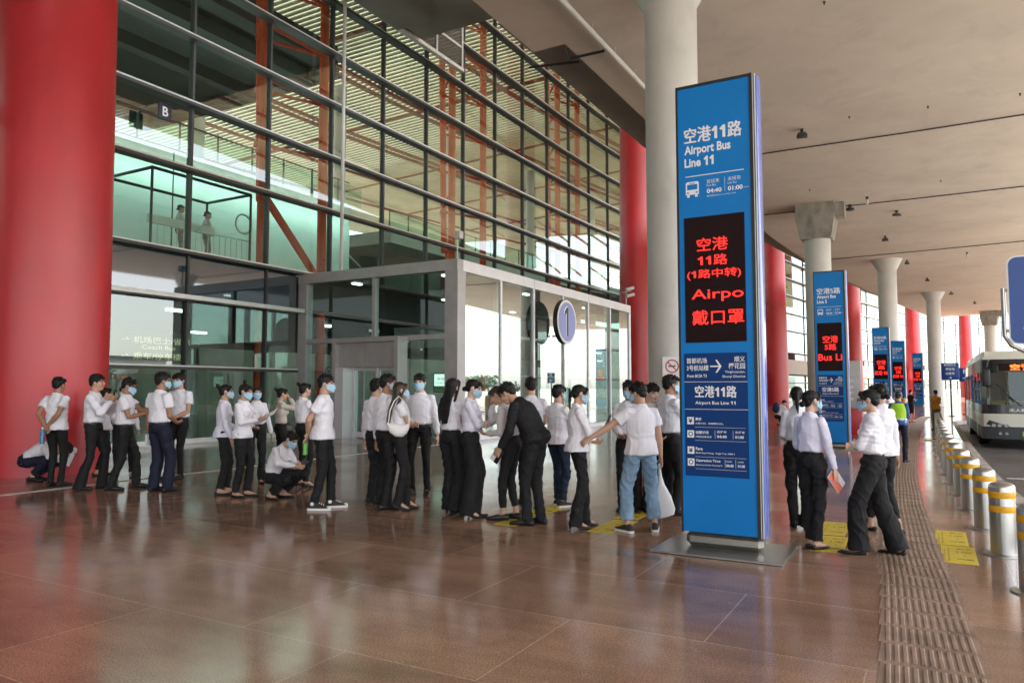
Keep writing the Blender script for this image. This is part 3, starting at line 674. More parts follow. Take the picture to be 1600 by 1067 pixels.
# ================================================================ bollards
bo = empty('bollard', (0, 0, 0))
g = MB(); g.lathe([(.17, .001), (.17, .012), (.13, .016), (.112, .02)], n=32); g.build('base_flange', M['steel'], bo, 40)
g = MB(); g.lathe([(.109, .02), (.109, .625), (.104, .645), (.085, .662), (.05, .672), (.004, .675)], n=32); g.build('post', M['steel'], bo, 40)
for z in (.40, .53): g = MB(); g.lathe([(.1095, z), (.1105, z+.002), (.1105, z+.058), (.1095, z+.06)], n=32); g.build('band', M['yellow_band'], bo, 40)
ORD = 'first second third fourth fifth sixth seventh eighth ninth tenth eleventh twelfth thirteenth fourteenth fifteenth sixteenth seventeenth eighteenth nineteenth twentieth'.split()
for k in range(20):
    b = bo if k == 0 else dup(bo)
    b.location = F(-10.83+1.42*k, 18.74+off(-10.83+1.42*k)); b.rotation_euler = (0, 0, k*.7)
    tag(b, 'steel bollard with two yellow bands, %s from the camera in the kerb row' % ORD[k], 'bollard', 'steel bollards along the kerb')

# ================================================================ yellow floor stickers
def sticker(t, n, label):
    o_ = F(t, n); root = empty('floor_sticker', o_, ROTZ, label, 'floor sticker', 'yellow queue stickers on the paving')
    g = MB(); g.box(-.142, .142, -.415, .415, .0012, .0035); g.build('sheet', M['sticker'], root)
    g = MB(); X, Z = V((0, -1, 0)), V((1, 0, 0)); P = V((0, 0, .0043))
    for k, (s, h) in enumerate([('请保持', .05), ('1米', .06), ('↑', .05), ('间距', .05)]): write(g, s, P+V((.0, .30-.165*k, 0)), V((1, 0, 0)), V((0, 1, 0)), 0.05, -.05, h, .13 if k != 2 else .03, .02, 0, 'c')
    write(g, 'Please keep 1m distance', P, V((0, 1, 0)), V((-1, 0, 0)), -.33, .07, .02, .62)
    write(g, 'while waiting in line', P, V((0, 1, 0)), V((-1, 0, 0)), -.33, .105, .016, .5)
    g.build('lettering', M['dark_ink'], root)
for t, n, lb in [(-9.68, 17.37, 'yellow floor sticker by the heels of the woman with the salmon booklet, nearer of two'), (-8.79, 17.31, 'yellow floor sticker beside the salmon booklet woman, farther of two'),
        (-9.61, 18.465, 'yellow floor sticker right of the tactile path, nearer of two'), (-8.745, 18.425, 'yellow floor sticker right of the tactile path, farther of two'),
        (-9.87, 15.13, 'yellow floor sticker under the feet of the man in light jeans'), (-8.95, 15.08, 'yellow floor sticker behind the man in light jeans'),
        (-10.0, 14.03, 'yellow floor sticker under the shoes of the man in the black suit'), (-9.1, 13.98, 'yellow floor sticker near the white sneakers behind the black suit'), (7.6, 18.22, 'far yellow floor sticker right of the tactile path')]:
    sticker(t, n, lb)

# ================================================================ things on and under the concrete ceiling
def cable(n_name, pts, r, m, label, cat, grp=None):
    g = MB(); g.tube(pts, r, 8); tag(g.build(n_name, m, None, 40), label, cat, grp)
for t, lb in ((9.3, 'thin dark conduit crossing the ceiling, nearest'), (19.1, 'dark conduit crossing the ceiling at the concrete block capital'), (35.4, 'thin dark conduit crossing the ceiling by the flared third capital')):
    cable('ceiling_conduit', [F(t, 11.0, 9.96), F(t+.1, 18, 9.96), F(t, 25, 9.96), F(t, 32.8, 9.96)], .022, M['black'], lb, 'conduit', 'conduits on the ceiling')
g = MB(); g.tube([F(-16, 11.75, 9.75), F(9.2, 11.75, 9.75)], .065, 12)
for k in range(18): g.tube([F(-15+1.4*k, 11.75, 9.70), F(-15+1.4*k, 11.75, 10.0)], .012, 6)
tag(g.build('water_pipe', M['lamp_white'], None, 40), 'white pipe hung along the ceiling edge on thin rods', 'pipe')
g = MB(); pp = [ground(827, 106, 10.93), ground(905, 97, 10.9)]; g.tube(pp, .035, 10)
tag(g.build('drain_pipe', M['black'], None, 40), 'dark drain pipe along the grey panel behind the ceiling edge', 'pipe'); g = MB()
pq = [ground(886, 76, 9.93), ground(891, 92, 9.7), ground(944, 80, 9.7), ground(944, 74, 9.93)]; g.tube(pq, .035, 10)
tag(g.build('drain_pipe', M['black'], None, 40), 'dark drain pipe bracketed under the stepped ceiling edge', 'pipe')
for u, v, lb in [(1253, 209, 'box floodlight on the ceiling above the big totem, nearest one'), (1355, 313, 'small white lamp hanging beside the concrete block capital'), (1328, 325, 'dark floodlight beside the concrete block capital'),
        (1401, 334, 'ceiling camera on a bent bracket'), (1383, 373, 'round floodlight in front of the third column'), (1511, 398, 'small white lamp hanging on the far conduit'), (1417, 410, 'floodlight beside the flared third capital'), (1449, 437, 'floodlight between the third and fourth columns'), (1486, 458, 'floodlight beside the fourth capital'), (1523, 473, 'farthest small floodlight before the block capital')]:
    p = ground(u, v, 9.85); root = empty('ceiling_floodlight', p, random.uniform(0, 3), lb, 'floodlight', 'floodlights on the ceiling')
    g = MB(); g.box(-.05, .05, -.05, .05, .05, .149); g.tube([(0, 0, .05), (0, 0, -.02)], .02, 8); g.build('bracket', M['black'], root)
    g = MB(); sc_ = 1.0
    if 'white' in lb: g.lathe([(.02, .05), (.05, .0), (.06, -.12), (.03, -.18)], n=16); g.build('lamp_head', M['lamp_white'], root, 40)
    else: g.hexa([(-.17, -.12, -.13), (.17, -.12, -.13), (.17, .12, -.10), (-.17, .12, -.10), (-.12, -.1, 0), (.12, -.1, 0), (.12, .1, 0.02), (-.12, .1, 0.02)]); bevel(g.build('lamp_head', M['mull'], root), .01)

for k, (u, v) in enumerate([(1265, 299), (1327, 186), (1450, 170), (1594, 150), (1470, 285), (1288, 8)]):
    p = ground(u, v, 9.93); g = MB(); g.lathe([(.03, .07), (.03, .045), (.012, .04), (.018, .0), (.004, -.005)], n=12); o = g.build('sprinkler_head', M['mull'], None, 40); o.location = p
    tag(o, 'tiny dark sprinkler head on the bare ceiling, %s' % ['left of the box floodlight', 'above the box floodlight near the totem top', 'in the middle of the nearest ceiling field', 'at the right edge of the picture', 'between the two nearest conduits', 'at the top edge beside the thick column'][k], 'sprinkler', 'sprinkler heads on the ceiling')
# ================================================================ signs and small fittings
def nosmoke(name, P, X, sz_w, sz_h, label, red_bar=True):
    N_ = X.cross(V((0, 0, 1))); Z = V((0, 0, 1)); root = empty(name, P, 0, label, 'sign')
    O = V((0, 0, 0))
    g = MB(); c = [O+X*a+Z*b for a, b in ((-sz_w/2, -sz_h/2), (sz_w/2, -sz_h/2), (sz_w/2, sz_h/2), (-sz_w/2, sz_h/2))]
    g.hexa([c[0], c[1], c[1]-N_*.02, c[0]-N_*.02, c[3], c[2], c[2]-N_*.02, c[3]-N_*.02]); g.build('board', M['paper'], root)
    g = MB(); r = sz_w*.36; cz = sz_h*.18; K = 28; Q = O+N_*.002
    for k in range(K):
        a, b = 2*math.pi*k/K, 2*math.pi*(k+1)/K
        g.add([Q+X*r*math.cos(a)+Z*(cz+r*math.sin(a)), Q+X*r*math.cos(b)+Z*(cz+r*math.sin(b)), Q+X*r*.82*math.cos(b)+Z*(cz+r*.82*math.sin(b)), Q+X*r*.82*math.cos(a)+Z*(cz+r*.82*math.sin(a))], [(0, 1, 2, 3)])
    D1 = (X-Z).normalized(); D2 = (X+Z).normalized(); cc = O+N_*.004+Z*cz
    g.add([cc-D1*r*.85-D2*r*.08, cc+D1*r*.85-D2*r*.08, cc+D1*r*.85+D2*r*.08, cc-D1*r*.85+D2*r*.08], [(0, 1, 2, 3)])
    cg = O+N_*.003+Z*cz; g.add([cg+X*a+Z*b for a, b in ((-r*.55, -r*.1), (r*.5, -r*.1), (r*.5, r*.1), (-r*.55, r*.1))], [(0, 1, 2, 3)], 1)
    g.tube([cg+X*r*.4+Z*r*.2, cg+X*r*.5+Z*r*.4], r*.04, 6, 1)
    if red_bar:
        zb = -sz_h*.28; g.add([Q+X*a+Z*b for a, b in ((-sz_w*.45, zb-sz_h*.05), (sz_w*.45, zb-sz_h*.05), (sz_w*.45, zb+sz_h*.06), (-sz_w*.45, zb+sz_h*.06))], [(0, 1, 2, 3)])
        write(g, '禁止吸烟', Q+N_*.002, X, Z, 0, zb-sz_h*.035, sz_h*.075, sz_w*.7, .02, 2, 'c'); write(g, 'No Smoking', Q, X, Z, 0, -sz_h*.41, sz_h*.035, sz_w*.6, .01, 1, 'c'); write(g, '违者罚款', Q, X, Z, -sz_w*.35, -sz_h*.47, sz_h*.04, sz_w*.3, .01, 1)
    g.build('symbol', [M['red_ink'], M['ink_black'], M['white_ink']], root)
pc = F(-3.4, 13.89); v_ = V((-pc.x, -pc.y, 0)).normalized(); v_ = (Matrix.Rotation(R(-6), 4, 'Z') @ v_)
nosmoke('no_smoking_sign', pc+v_*.56+V((0, 0, 1.87)), V((-v_.y, v_.x, 0)), .36, .56, 'white no smoking board on the thick white column')
d0, n0 = axes(0)
nosmoke('no_smoking_sign', F(.5, .98, 2.0), n0, .46, .62, 'white no smoking board behind the entrance glass, left of the doors', False)
root = empty('round_floor_notice', F(.07, 5.4, .82), ROTZ, 'round no entry sticker on the entrance glass near the floor', 'sticker')
g = MB(); g.loft([(V((0, -.004, 0)), V((.14, 0, 0)), V((0, 0, .14))), (V((0, .004, 0)), V((.14, 0, 0)), V((0, 0, .14)))], 32); g.build('disc', M['ink_black'], root)
g = MB(); g.add([V((.11*math.cos(a), -.006, .11*math.sin(a))) for a in [2*math.pi*k/32 for k in range(32)]], [tuple(range(32))]); g.build('face', M['paper'], root)
g = MB(); g.add([V((-.09, -.008, .07)), V((-.07, -.008, .09)), V((.09, -.008, -.07)), V((.07, -.008, -.09))], [(0, 1, 2, 3)]); g.box(-.05, .05, -.0085, -.0075, -.02, .02); g.build('symbol', M['ink_black'], root)
# notice screen inside the entrance
root = empty('notice_screen', F(1.2, 5.15, 1.72), ROTZ, 'framed green and white notice screen inside the entrance box', 'notice')
g = MB(); g.box(-.42, .42, -.02, .03, -.31, .31); bevel(g.build('frame', M['black'], root), .01)
g = MB(); g.box(-.38, .38, -.024, -.0205, -.27, .27); M['notice'] = mat('notice_pale', (.45, .6, .5), .4, emit=(.6, .8, .66), estr=.35); g.build('display', M['notice'], root)
g = MB(); g.box(-.38, .38, -.027, -.0245, -.27, -.10); write(g, '防控提示', V((0, -.026, 0)), V((1, 0, 0)), V((0, 0, 1)), 0, .08, .08, .5, .02, 1, 'c'); write(g, '请您佩戴口罩 保持距离', V((0, -.026, 0)), V((1, 0, 0)), V((0, 0, 1)), 0, -.03, .05, .62, 0, 1, 'c'); M['notice_green'] = mat('notice_green', (.06, .35, .09), .4); g.build('lettering', [M['notice_green'], M['dark_ink']], root)
# hanging direction sign inside the hall, seen through the lower glass
root = empty('hanging_sign', F(-5.6, -1.6, 2.75), ROTZ, 'long dark hanging direction sign with pale yellow words inside the hall', 'sign')
g = MB(); g.box(-.06, .06, -3.6, 3.0, -.45, .45); g.tube([(0, -2.5, .45), (0, -2.5, 6)], .02, 6); g.tube([(0, 2, .45), (0, 2, 6)], .02, 6); g.build('board', M['black'], root)
M['signlit'] = mat('sign_pale_yellow', (.7, .62, .35), .5, emit=(1, .85, .45), estr=.06)
g = MB(); X, Z, P = V((0, 1, 0)), V((0, 0, 1)), V((.064, 0, 0))
for s, x0, z0, h, wd in [('小客车停车区/上车区(取行李)', -3.0, .1, .2, 2.4), ('Pick-up Area', -3.0, -.08, .12, 1.2), ('停车场', -3.0, -.33, .17, .6), ('→ 机场巴士/省际', .5, .1, .2, 2.2), ('Coach Bus', 1.1, -.06, .12, 1.1), ('→ 乘车/停车楼', .5, -.36, .2, 1.9)]: write(g, s, P, X, Z, x0, z0, h, wd, .01)
g.build('lettering', M['signlit'], root)
# blue B zone sign above
root = empty('zone_sign', F(-5.5, .62, 8.95), ROTZ, 'small dark square sign with a white letter B high on the glass front', 'sign')
g = MB(); g.box(-.04, .04, -.19, .19, -.23, .23); bevel(g.build('board', M['ink_black'], root), .02)
g = MB(); write(g, 'B', V((.043, 0, 0)), V((0, 1, 0)), V((0, 0, 1)), 0, -.13, .26, .17, .02, 0, 'c'); g.build('letter', M['white_ink'], root)
g = MB(); g.tube([(-.3, 0, .2), (-.04, 0, .2)], .02, 8); g.build('bracket', M['mull'], root)
# rain pipe and bridge edge beam
g = MB(); g.tube([F(1.3, .72, 5.36), F(1.3, .72, 15.2), F(1.3, .5, 15.6), F(1.65, .4, 15.6)], .06, 12); tag(g.build('rain_pipe', M['lamp_white'], None, 40), 'white vertical rain pipe in front of the glass front', 'pipe')
be = empty('bridge_screen', F(5, 1.0, 15.3), 0, 'pale framed glass screen under the bridge edge, high above the entrance', 'screen')
g = MB(); g.fbox(1.9, 8.4, .9, 1.1, 15.25, 15.4); g.fbox(1.9, 8.4, .97, 1.03, 16.3, 16.4)
for t in (4.2, 6.4, 8.3): g.fbox(t, t+.1, .95, 1.05, 15.4, 18)
under(g, 'frame', M['silver'], be)
g = MB(); g.fbox(1.9, 8.35, .99, 1.01, 15.4, 18); under(g, 'pane', M['spandrel'], be)
# antenna on the vestibule corner, floodlights at its far end
root = empty('antenna', F(.2, ND-.15, ZD), ROTZ, 'white box antenna on a thin post on the entrance corner', 'antenna')
g = MB(); g.tube([(0, 0, 0), (0, 0, .75)], .02, 8); g.build('post', M['lamp_white'], root)
g = MB(); g.box(-.05, .15, -.1, .1, .62, .85); bevel(g.build('box', M['lamp_white'], root), .015)
root = empty('security_camera', F(TD-.3, ND-.1, ZD), ROTZ, 'pair of pale cameras on a post at the far end of the entrance roof', 'camera')
g = MB(); g.tube([(0, 0, 0), (0, 0, .7)], .025, 8); g.tube([(-.2, 0, .6), (.25, 0, .65)], .02, 6); g.build('post', M['lamp_white'], root)
for y, z in ((.18, .75), (.2, .45)): g = MB(); g.tube([(y-.1, -.2, z-.06), (y+.12, .15, z+.06)], .075, 10); g.build('camera_body', M['lamp_white'], root, 40)
# road sign at the right edge
P0 = ground(1571, 760); P0 = F(-10.2, 19.0)
pl, pr = ground(1571, 532, 0), None
root = empty('road_sign', F(-9.46, 19.38, 0), ROTZ, 'blue road sign with a white triangle on a bent grey bracket', 'road sign')
zc = 2.37; hw = .44; hh = .415
g = MB(); pts = []
for cx, cz, a0 in ((hw-.07, hh-.07, 0), (-hw+.07, hh-.07, 90), (-hw+.07, -hh+.07, 180), (hw-.07, -hh+.07, 270)):
    for k in range(6): a = R(a0+18*k); pts.append((cx+.07*math.cos(a), cz+.07*math.sin(a)))
def plate(y0, y1, s, mi):
    m_ = len(pts); g.add([(x*s, y0, zc+z*s) for x, z in pts]+[(x*s, y1, zc+z*s) for x, z in pts], [tuple(range(m_)), tuple(range(2*m_-1, m_-1, -1))]+[(i, i+m_, (i+1) % m_+m_, (i+1) % m_) for i in range(m_)], mi)
plate(-.02, 0, 1, 0); g.build('sign_back', M['silver'], root)
g = MB(); plate(-.024, -.0205, .97, 0); g.build('sign_face', M['signblue'], root)
g = MB(); tri = [(-.33, -.27), (.33, -.27), (0, .33)]; g.add([(x, -.027, zc+z) for x, z in tri], [(0, 1, 2)]); g.build('triangle', M['white_ink'], root)
g = MB(); g.ell((0, -.03, zc+.1), .035, .003, .035); g.tube([(0, -.03, zc+.06), (-.01, -.03, zc-.06)], .03, 8); g.tube([(-.01, -.03, zc-.06), (-.09, -.03, zc-.21)], .02, 6); g.tube([(-.01, -.03, zc-.06), (.08, -.03, zc-.2)], .02, 6); g.tube([(0, -.03, zc+.03), (-.08, -.03, zc-.03)], .015, 6); g.tube([(0, -.03, zc+.03), (.08, -.03, zc-.05)], .015, 6)
for k in range(5): g.add([(-.2+.085*k, -.03, zc-.255), (-.15+.085*k, -.03, zc-.255), (-.155+.085*k, -.03, zc-.225), (-.19+.085*k, -.03, zc-.225)], [(0, 1, 2, 3)])
g.build('pictogram', M['ink_black'], root)
g = MB(); g.tube([(.0, .09, -.15), (0, .09, zc+.4)], .045, 12); g.build('post', M['steel'], root, 40)
g = MB(); g.tube([(-hw-.03, .02, zc+.12), (-hw-.03, .02, zc-.33), (-hw+.02, .03, zc-.42), (-hw+.12, .05, zc-hh-.06), (0, .09, zc-hh-.06)], .022, 10); g.tube([(-hw-.03, .02, zc+.1), (-hw+.06, .0, zc+.1)], .015, 6); g.tube([(-hw-.03, .02, zc-.28), (-hw+.06, .0, zc-.28)], .015, 6); g.build('bracket', M['steel'], root, 40)
# two small blue direction signs far off
for t, n, w_, h_, zb, lb, txt in ((31, 18.95, .85, .95, 2.0, 'far blue direction sign with white arrow lines on a post', ['机场巴士', '停车场', '出租车', '→']), (36, 19.4, .6, .8, 1.95, 'smaller far blue sign on a post behind the direction sign', ['P', '→'])):
    root = empty('direction_sign', F(t, n), -Fth(t), lb, 'sign'); g = MB(); g.box(-w_/2, w_/2, -.03, .03, zb, zb+h_); bevel(g.build('panel', M['signblue'], root), .01)
    g = MB()
    for k, s in enumerate(txt): write(g, s, V((0, -.034, 0)), V((1, 0, 0)), V((0, 0, 1)), 0, zb+h_-(k+.85)*h_/len(txt)+.02, h_/len(txt)*.6, None, .02, 0, 'c')
    g.build('lettering', M['white_ink'], root); g = MB(); g.tube([(0, .05, 0), (0, .05, zb+h_*.8)], .05, 10); g.lathe([(.2, 0), (.2, .02), (.06, .05)], n=16); g.build('post', M['mull'], root, 40)
root = empty('litter_bin', F(44, 20.6), 0, 'teal litter bin with a yellow base far beside the bus', 'litter bin')
M['teal'] = mat('teal_plastic', (.02, .20, .24), .4); g = MB(); g.lathe([(.33, .3), (.42, .5), (.42, 1.3), (.3, 1.55), (.05, 1.62)], n=20); g.build('body', M['teal'], root, 40)
g = MB(); g.lathe([(.36, 0), (.36, .28), (.33, .3)], n=20); g.build('base', M['rail'], root, 40)
# info panel behind totem 2 and small yellow bollard
root = empty('information_stand', F(8.8, 16.0), ROTZ, 'grey and red information stand behind the line 5 totem', 'information stand')
g = MB(); g.box(-.3, .35, -.05, .05, .9, 2.45); bevel(g.build('board', M['frame'], root), .02)
g = MB(); g.box(-.3, .35, -.06, .06, .02, .89); bevel(g.build('cabinet', M['red'], root), .02)
g = MB(); g.box(-.22, .3, -.056, -.0505, 1.95, 2.38); M['paleg'] = mat('pale_panel', (.5, .52, .48), .5); g.build('notice', M['paleg'], root)
g = MB()
for k in range(4): write(g, ['出口', 'Exit', '电梯', '地铁'][k], V((0, -.053, 0)), V((1, 0, 0)), V((0, 0, 1)), .02, 1.75-.2*k, .1, None, .02, 0, 'c')
g.build('lettering', M['white_ink'], root)
root = empty('yellow_post', F(19.5, 17.25), 0, 'short yellow and white post behind the safety vest worker', 'post')
g = MB(); g.lathe([(.12, .45), (.12, 1.05), (.1, 1.1), (.02, 1.12)], n=20); g.build('cap', M['yellow_band'], root, 40); g = MB(); g.lathe([(.11, 0), (.11, .449)], n=20); g.build('stem', M['paper'], root, 40)

# ================================================================ bus
bus = empty('bus', F(7.2, 20.75, -.15), ROTZ, 'cream and black city bus with a red destination display', 'bus')
bw = 1.2; bl = 10.2; bh = 2.88                       # local: +Y away from the camera, front face at y = 0
def sect(y, hw_, z0, z1, tuck, mi_): return None
g = MB()
def prof(z): return .0 if z < 1.0 else (z-1.0)*.06+max(0, z-2.5)*.7
# lower front: cream belt, black band and grey bumper built as lofted strips round the corners
def strip(mb, z0, z1, n_=7, mi=0, off=0.0, back=bl):
    def row(z):
        y0 = prof(z); h = bw-.02*max(0, z-1.2)+off; c = .18
        pts = [(-h, back, z), (-h, y0+c, z), (-h+.05, y0+.07, z), (-h+c, y0+.02-off, z), (-h*.5, y0-.025-off, z), (0, y0-.035-off, z), (h*.5, y0-.025-off, z), (h-c, y0+.02-off, z), (h-.05, y0+.07, z), (h, y0+c, z), (h, back, z)]
        return pts
    a, b = row(z0), row(z1); k = len(a); mb.add(a+b, [(i, i+1, i+1+k, i+k) for i in range(k-1)]+[(k-1, 0, k, 2*k-1)], mi); return a, b
g = MB(); zs = [.28, .45, .62]
for a, b in zip(zs[:-1], zs[1:]): strip(g, a, b)
g.box(-1.17, 1.17, .1, bl, .27, .3); g.build('bumper', M['bus_grey'], bus, 35)
g = MB(); strip(g, .62, .8); strip(g, .8, .98); g.build('front_panel', M['bus_white'], bus, 35)
g = MB(); strip(g, .98, 1.24); g.build('dark_band', M['bus_black'], bus, 35)
g = MB()                                             # windscreen frame, side walls
for z0, z1 in ((2.15, 2.35), (2.35, 2.52)): strip(g, z0, z1)
for s in (-1, 1):
    [g.box(min(s*1.19, s*1.14), max(s*1.19, s*1.14), y, y+w_, 1.241, 2.149) for y, w_ in ((.22, .1), (1.9, .1), (3.9, .1), (5.9, .1), (7.9, .1), (10.0, .2))]
    g.add([(s*1.19, .21, 1.24), (s*1.06, .03, 1.24), (s*1.05, .09, 2.15), (s*1.175, .26, 2.15)], [(0, 1, 2, 3)])
g.box(-1.1, 1.1, bl-.05, bl, 1.24, 2.15); g.build('upper_body', M['bus_black'], bus, 35)
g = MB(); strip(g, 2.52, 2.62, off=-.01); strip(g, 2.62, 2.76, off=-.06); a_, b_ = strip(MB(), 2.62, 2.76, off=-.06); g.add(b_, [tuple(range(len(b_)))]); g.build('roof', M['bus_white'], bus, 40)
g = MB(); y_ = lambda z: prof(z)-.02
g.add([(-1.05, .04, 1.245), (-.53, y_(1.24), 1.245), (0, y_(1.24)-.012, 1.245), (.53, y_(1.24), 1.245), (1.05, .04, 1.245), (-1.05, .09, 2.148), (-.53, y_(2.15), 2.148), (0, y_(2.15)-.012, 2.148), (.53, y_(2.15), 2.148), (1.05, .09, 2.148)], [(0, 1, 6, 5), (1, 2, 7, 6), (2, 3, 8, 7), (3, 4, 9, 8)]); g.build('windscreen', M['bus_glass'], bus)
g = MB(); g.box(-.75, .75, -.004, .04, 2.19, 2.40); ds = g.build('destination_display', M['screen'], bus)
for v_ in ds.data.vertices: v_.co.y += .02
g = MB(); write(g, '空港', V((-.2, .008, 0)), V((1, 0, 0)), V((0, 0, 1)), -.28, 2.205, .175, .52, .03, 0); write(g, '1路', V((-.2, .008, 0)), V((1, 0, 0)), V((0, 0, 1)), .36, 2.205, .175, .4, .03, 0); g.build('led_lettering', M['led_orange'], ds)
g = MB(); write(g, '无人售票', V((0, -.045, 0)), V((1, 0, 0)), V((0, 0, 1)), -.55, 1.04, .09, .55, .03, 0)
for v_ in range(len(g.v)): g.v[v_] = (g.v[v_][0], -.055 if abs(g.v[v_][0]) < .5 else -.045, g.v[v_][2])
g.build('lettering', M['white_ink'], bus)
g = MB(); g.box(-.1, .5, -.06, -.05, 1.14, 1.17); g.build('red_strip', M['red_ink'], bus)
for s in (-1, 1):
    g = MB(); g.add([(s*1.02, -.0, .80), (s*.45, -.055, .60), (s*.9, -.02, .60), (s*1.1, .05, .68), (s*1.02, .03, .81), (s*.45, -.03, .59), (s*.9, 0, .59), (s*1.1, .08, .68)], [(0, 1, 2, 3), (7, 6, 5, 4), (0, 4, 5, 1), (1, 5, 6, 2), (2, 6, 7, 3), (3, 7, 4, 0)]); hl = g.build('headlight', M['bus_grey'], bus)
    g = MB()
    for x in (.62, .78, .92): g.loft([(V((s*x, -.06+.03*(x-.6), .655)), V((.055, 0, 0)), V((0, 0, .045))), (V((s*x, -.03+.03*(x-.6), .655)), V((.055, 0, 0)), V((0, 0, .045)))], 16)
    g.build('lens', M['headlamp'], hl, 40)
    for x in (.62, .77):
        g = MB(); g.loft([(V((s*x, -.045, .43)), V((.04, 0, 0)), V((0, 0, .04))), (V((s*x, -.02, .43)), V((.04, 0, 0)), V((0, 0, .04)))], 14)
        g.build('fog_lamp', M['headlamp'], bus, 40)
    g = MB(); g.tube([(s*.95, .2, 2.50), (s*1.02, -.2, 2.46), (s*1.06, -.26, 2.30)], .025, 8); mr = g.build('mirror_arm', M['black'], bus, 40)
    g = MB(); g.box(min(s*.97, s*1.17), max(s*.97, s*1.17), -.30, -.2, 1.75, 2.24); bevel(g.build('mirror_head', M['black'], mr), .04, 3)
    g = MB(); g.tube([(s*.15-.1, -.07, 1.2), (s*.5-.1, -.06, 1.55)], .012, 6); g.tube([(s*.32-.1, -.065, 1.3), (s*.72-.1, -.045, 1.85)], .014, 6); g.build('wiper', M['black'], bus)
for s in (-1, 1):
    for y0, y1 in ((.32, 1.9), (2.0, 3.9), (4.0, 5.9), (6.0, 7.9), (8.0, 10.0)):
        g = MB(); g.quad((s*1.17, y0, 1.24), (s*1.17, y1, 1.24), (s*1.17, y1, 2.15), (s*1.17, y0, 2.15)); g.build('side_window', M['bus_glass'], bus)
g = MB(); g.box(-.26, .26, -.075, -.04, .36, .5); plt_ = g.build('number_plate', M['plate'], bus)
g = MB(); g.box(-.25, -.12, -.0765, -.0752, .37, .49, 1); write(g, '京A·0', V((0, -.078, 0)), V((1, 0, 0)), V((0, 0, 1)), -.1, .385, .08, .3, .01, 0); g.build('lettering', [M['ink_black'], M['rail']], plt_)
for y in (2.3, 7.6):
    for s in (-1, 1):
        g = MB(); g.loft([(V((s*.93, y, .47)), V((0, .47, 0)), V((0, 0, .47))), (V((s*1.19, y, .47)), V((0, .47, 0)), V((0, 0, .47)))], 28); wh = g.build('wheel', M['rubber_black'], bus, 40)
        g = MB(); g.loft([(V((s*1.19, y, .47)), V((0, .27, 0)), V((0, 0, .27))), (V((s*1.205, y, .47)), V((0, .2, 0)), V((0, 0, .2)))], 20); g.build('rim', M['steel'], wh, 40)
g = MB(); g.box(-1.1, 1.1, .3, bl-.1, .6, .66); g.build('floor', M['mull'], bus)
for x, y in ((-.75, 2.6), (-.3, 2.6), (.45, 2.9), (.9, 2.9), (-.6, 4.2), (.6, 4.4), (-.6, 6), (.6, 6)):
    g = MB(); g.box(x-.2, x+.2, y, y+.42, .98, 1.08); g.box(x-.2, x+.2, y+.36, y+.46, 1.081, 1.78); bevel(g.build('passenger_seat', M['seat'], bus), .05, 2)
g = MB()
for x in (-.9, -.45, .3, .75): g.tube([(x, 1.5, .66), (x, 1.5, 2.2)], .018, 8)
for z in (1.3, 1.32): g.tube([(-.9, 1.5, z), (.75, 1.5, z)], .018, 8)
g.box(-.85, -.5, 1.49, 1.51, .95, 1.28); g.build('handrail', M['rail'], bus, 40)
g = MB(); g.tube([(-.55, .7, 1.15), (-.2, .55, 1.25)], .02, 8)
K = [V((-.38+.2*math.cos(a), .62+.05*math.sin(a), 1.22+.2*math.sin(a))) for a in [2*math.pi*i/20 for i in range(21)]]; g.tube(K, .014, 8); g.build('steering_wheel', M['black'], bus, 40)
# ================================================================ people
# Every garment and the body are grown as one closed skin: overlapping tapered tubes fused by a voxel remesh, smoothed, then creased.
BAKE = []
def unit(v): return v.normalized() if v.length > 1e-9 else V((0, 0, 1))
def ik(a, b, l1, l2, pole):
    d = b-a; L = d.length; mx = (l1+l2)*.998
    if L > mx: b = a+d*(mx/L); d = b-a; L = mx
    L = max(L, abs(l1-l2)+.02); u = unit(d)
    x = (l1*l1-l2*l2+L*L)/(2*L); h = math.sqrt(max(0, l1*l1-x*x))
    p = pole-u*pole.dot(u); p = unit(p)
    return a+u*x+p*h, b
def limb(mb, pts, rad, n=12, flat=1.0, side=None):
    """tapered tube through pts; optional flattening across 'side'"""
    pts = [V(p) for p in pts]; rings = []; up = None
    for i, p in enumerate(pts):
        tg = unit(pts[min(i+1, len(pts)-1)]-pts[max(i-1, 0)])
        if up is None: up = V(side) if side is not None else (V((0, 1, 0)) if abs(tg.y) < .9 else V((0, 0, 1)))
        a = unit(up-tg*up.dot(tg)); b = tg.cross(a); up = a
        r = rad[i] if hasattr(rad, '__len__') else rad
        ra, rb = r if hasattr(r, '__len__') else (r, r*flat)
        rings.append((p, a*ra, b*rb))
    mb.loft(rings, n)
ARM = dict(down=(.27, .02, -.62), down_fwd=(.23, .12, -.58), phone=(.10, .30, -.28), phone_up=(.07, .25, -.13), crossed=(-.11, .20, -.33), behind=(.015, -.19, -.50), face=(.05, .15, .06),
           low=(.08, .22, -.46), ear=(.10, .06, .12), out=(.30, .45, -.35))
FIT = dict(slim=(.090, .077, .059, .051, .047), straight=(.093, .080, .066, .061, .061), wide=(.096, .092, .090, .096, .108), boot=(.091, .077, .061, .069, .084), loose=(.097, .088, .080, .077, .078))

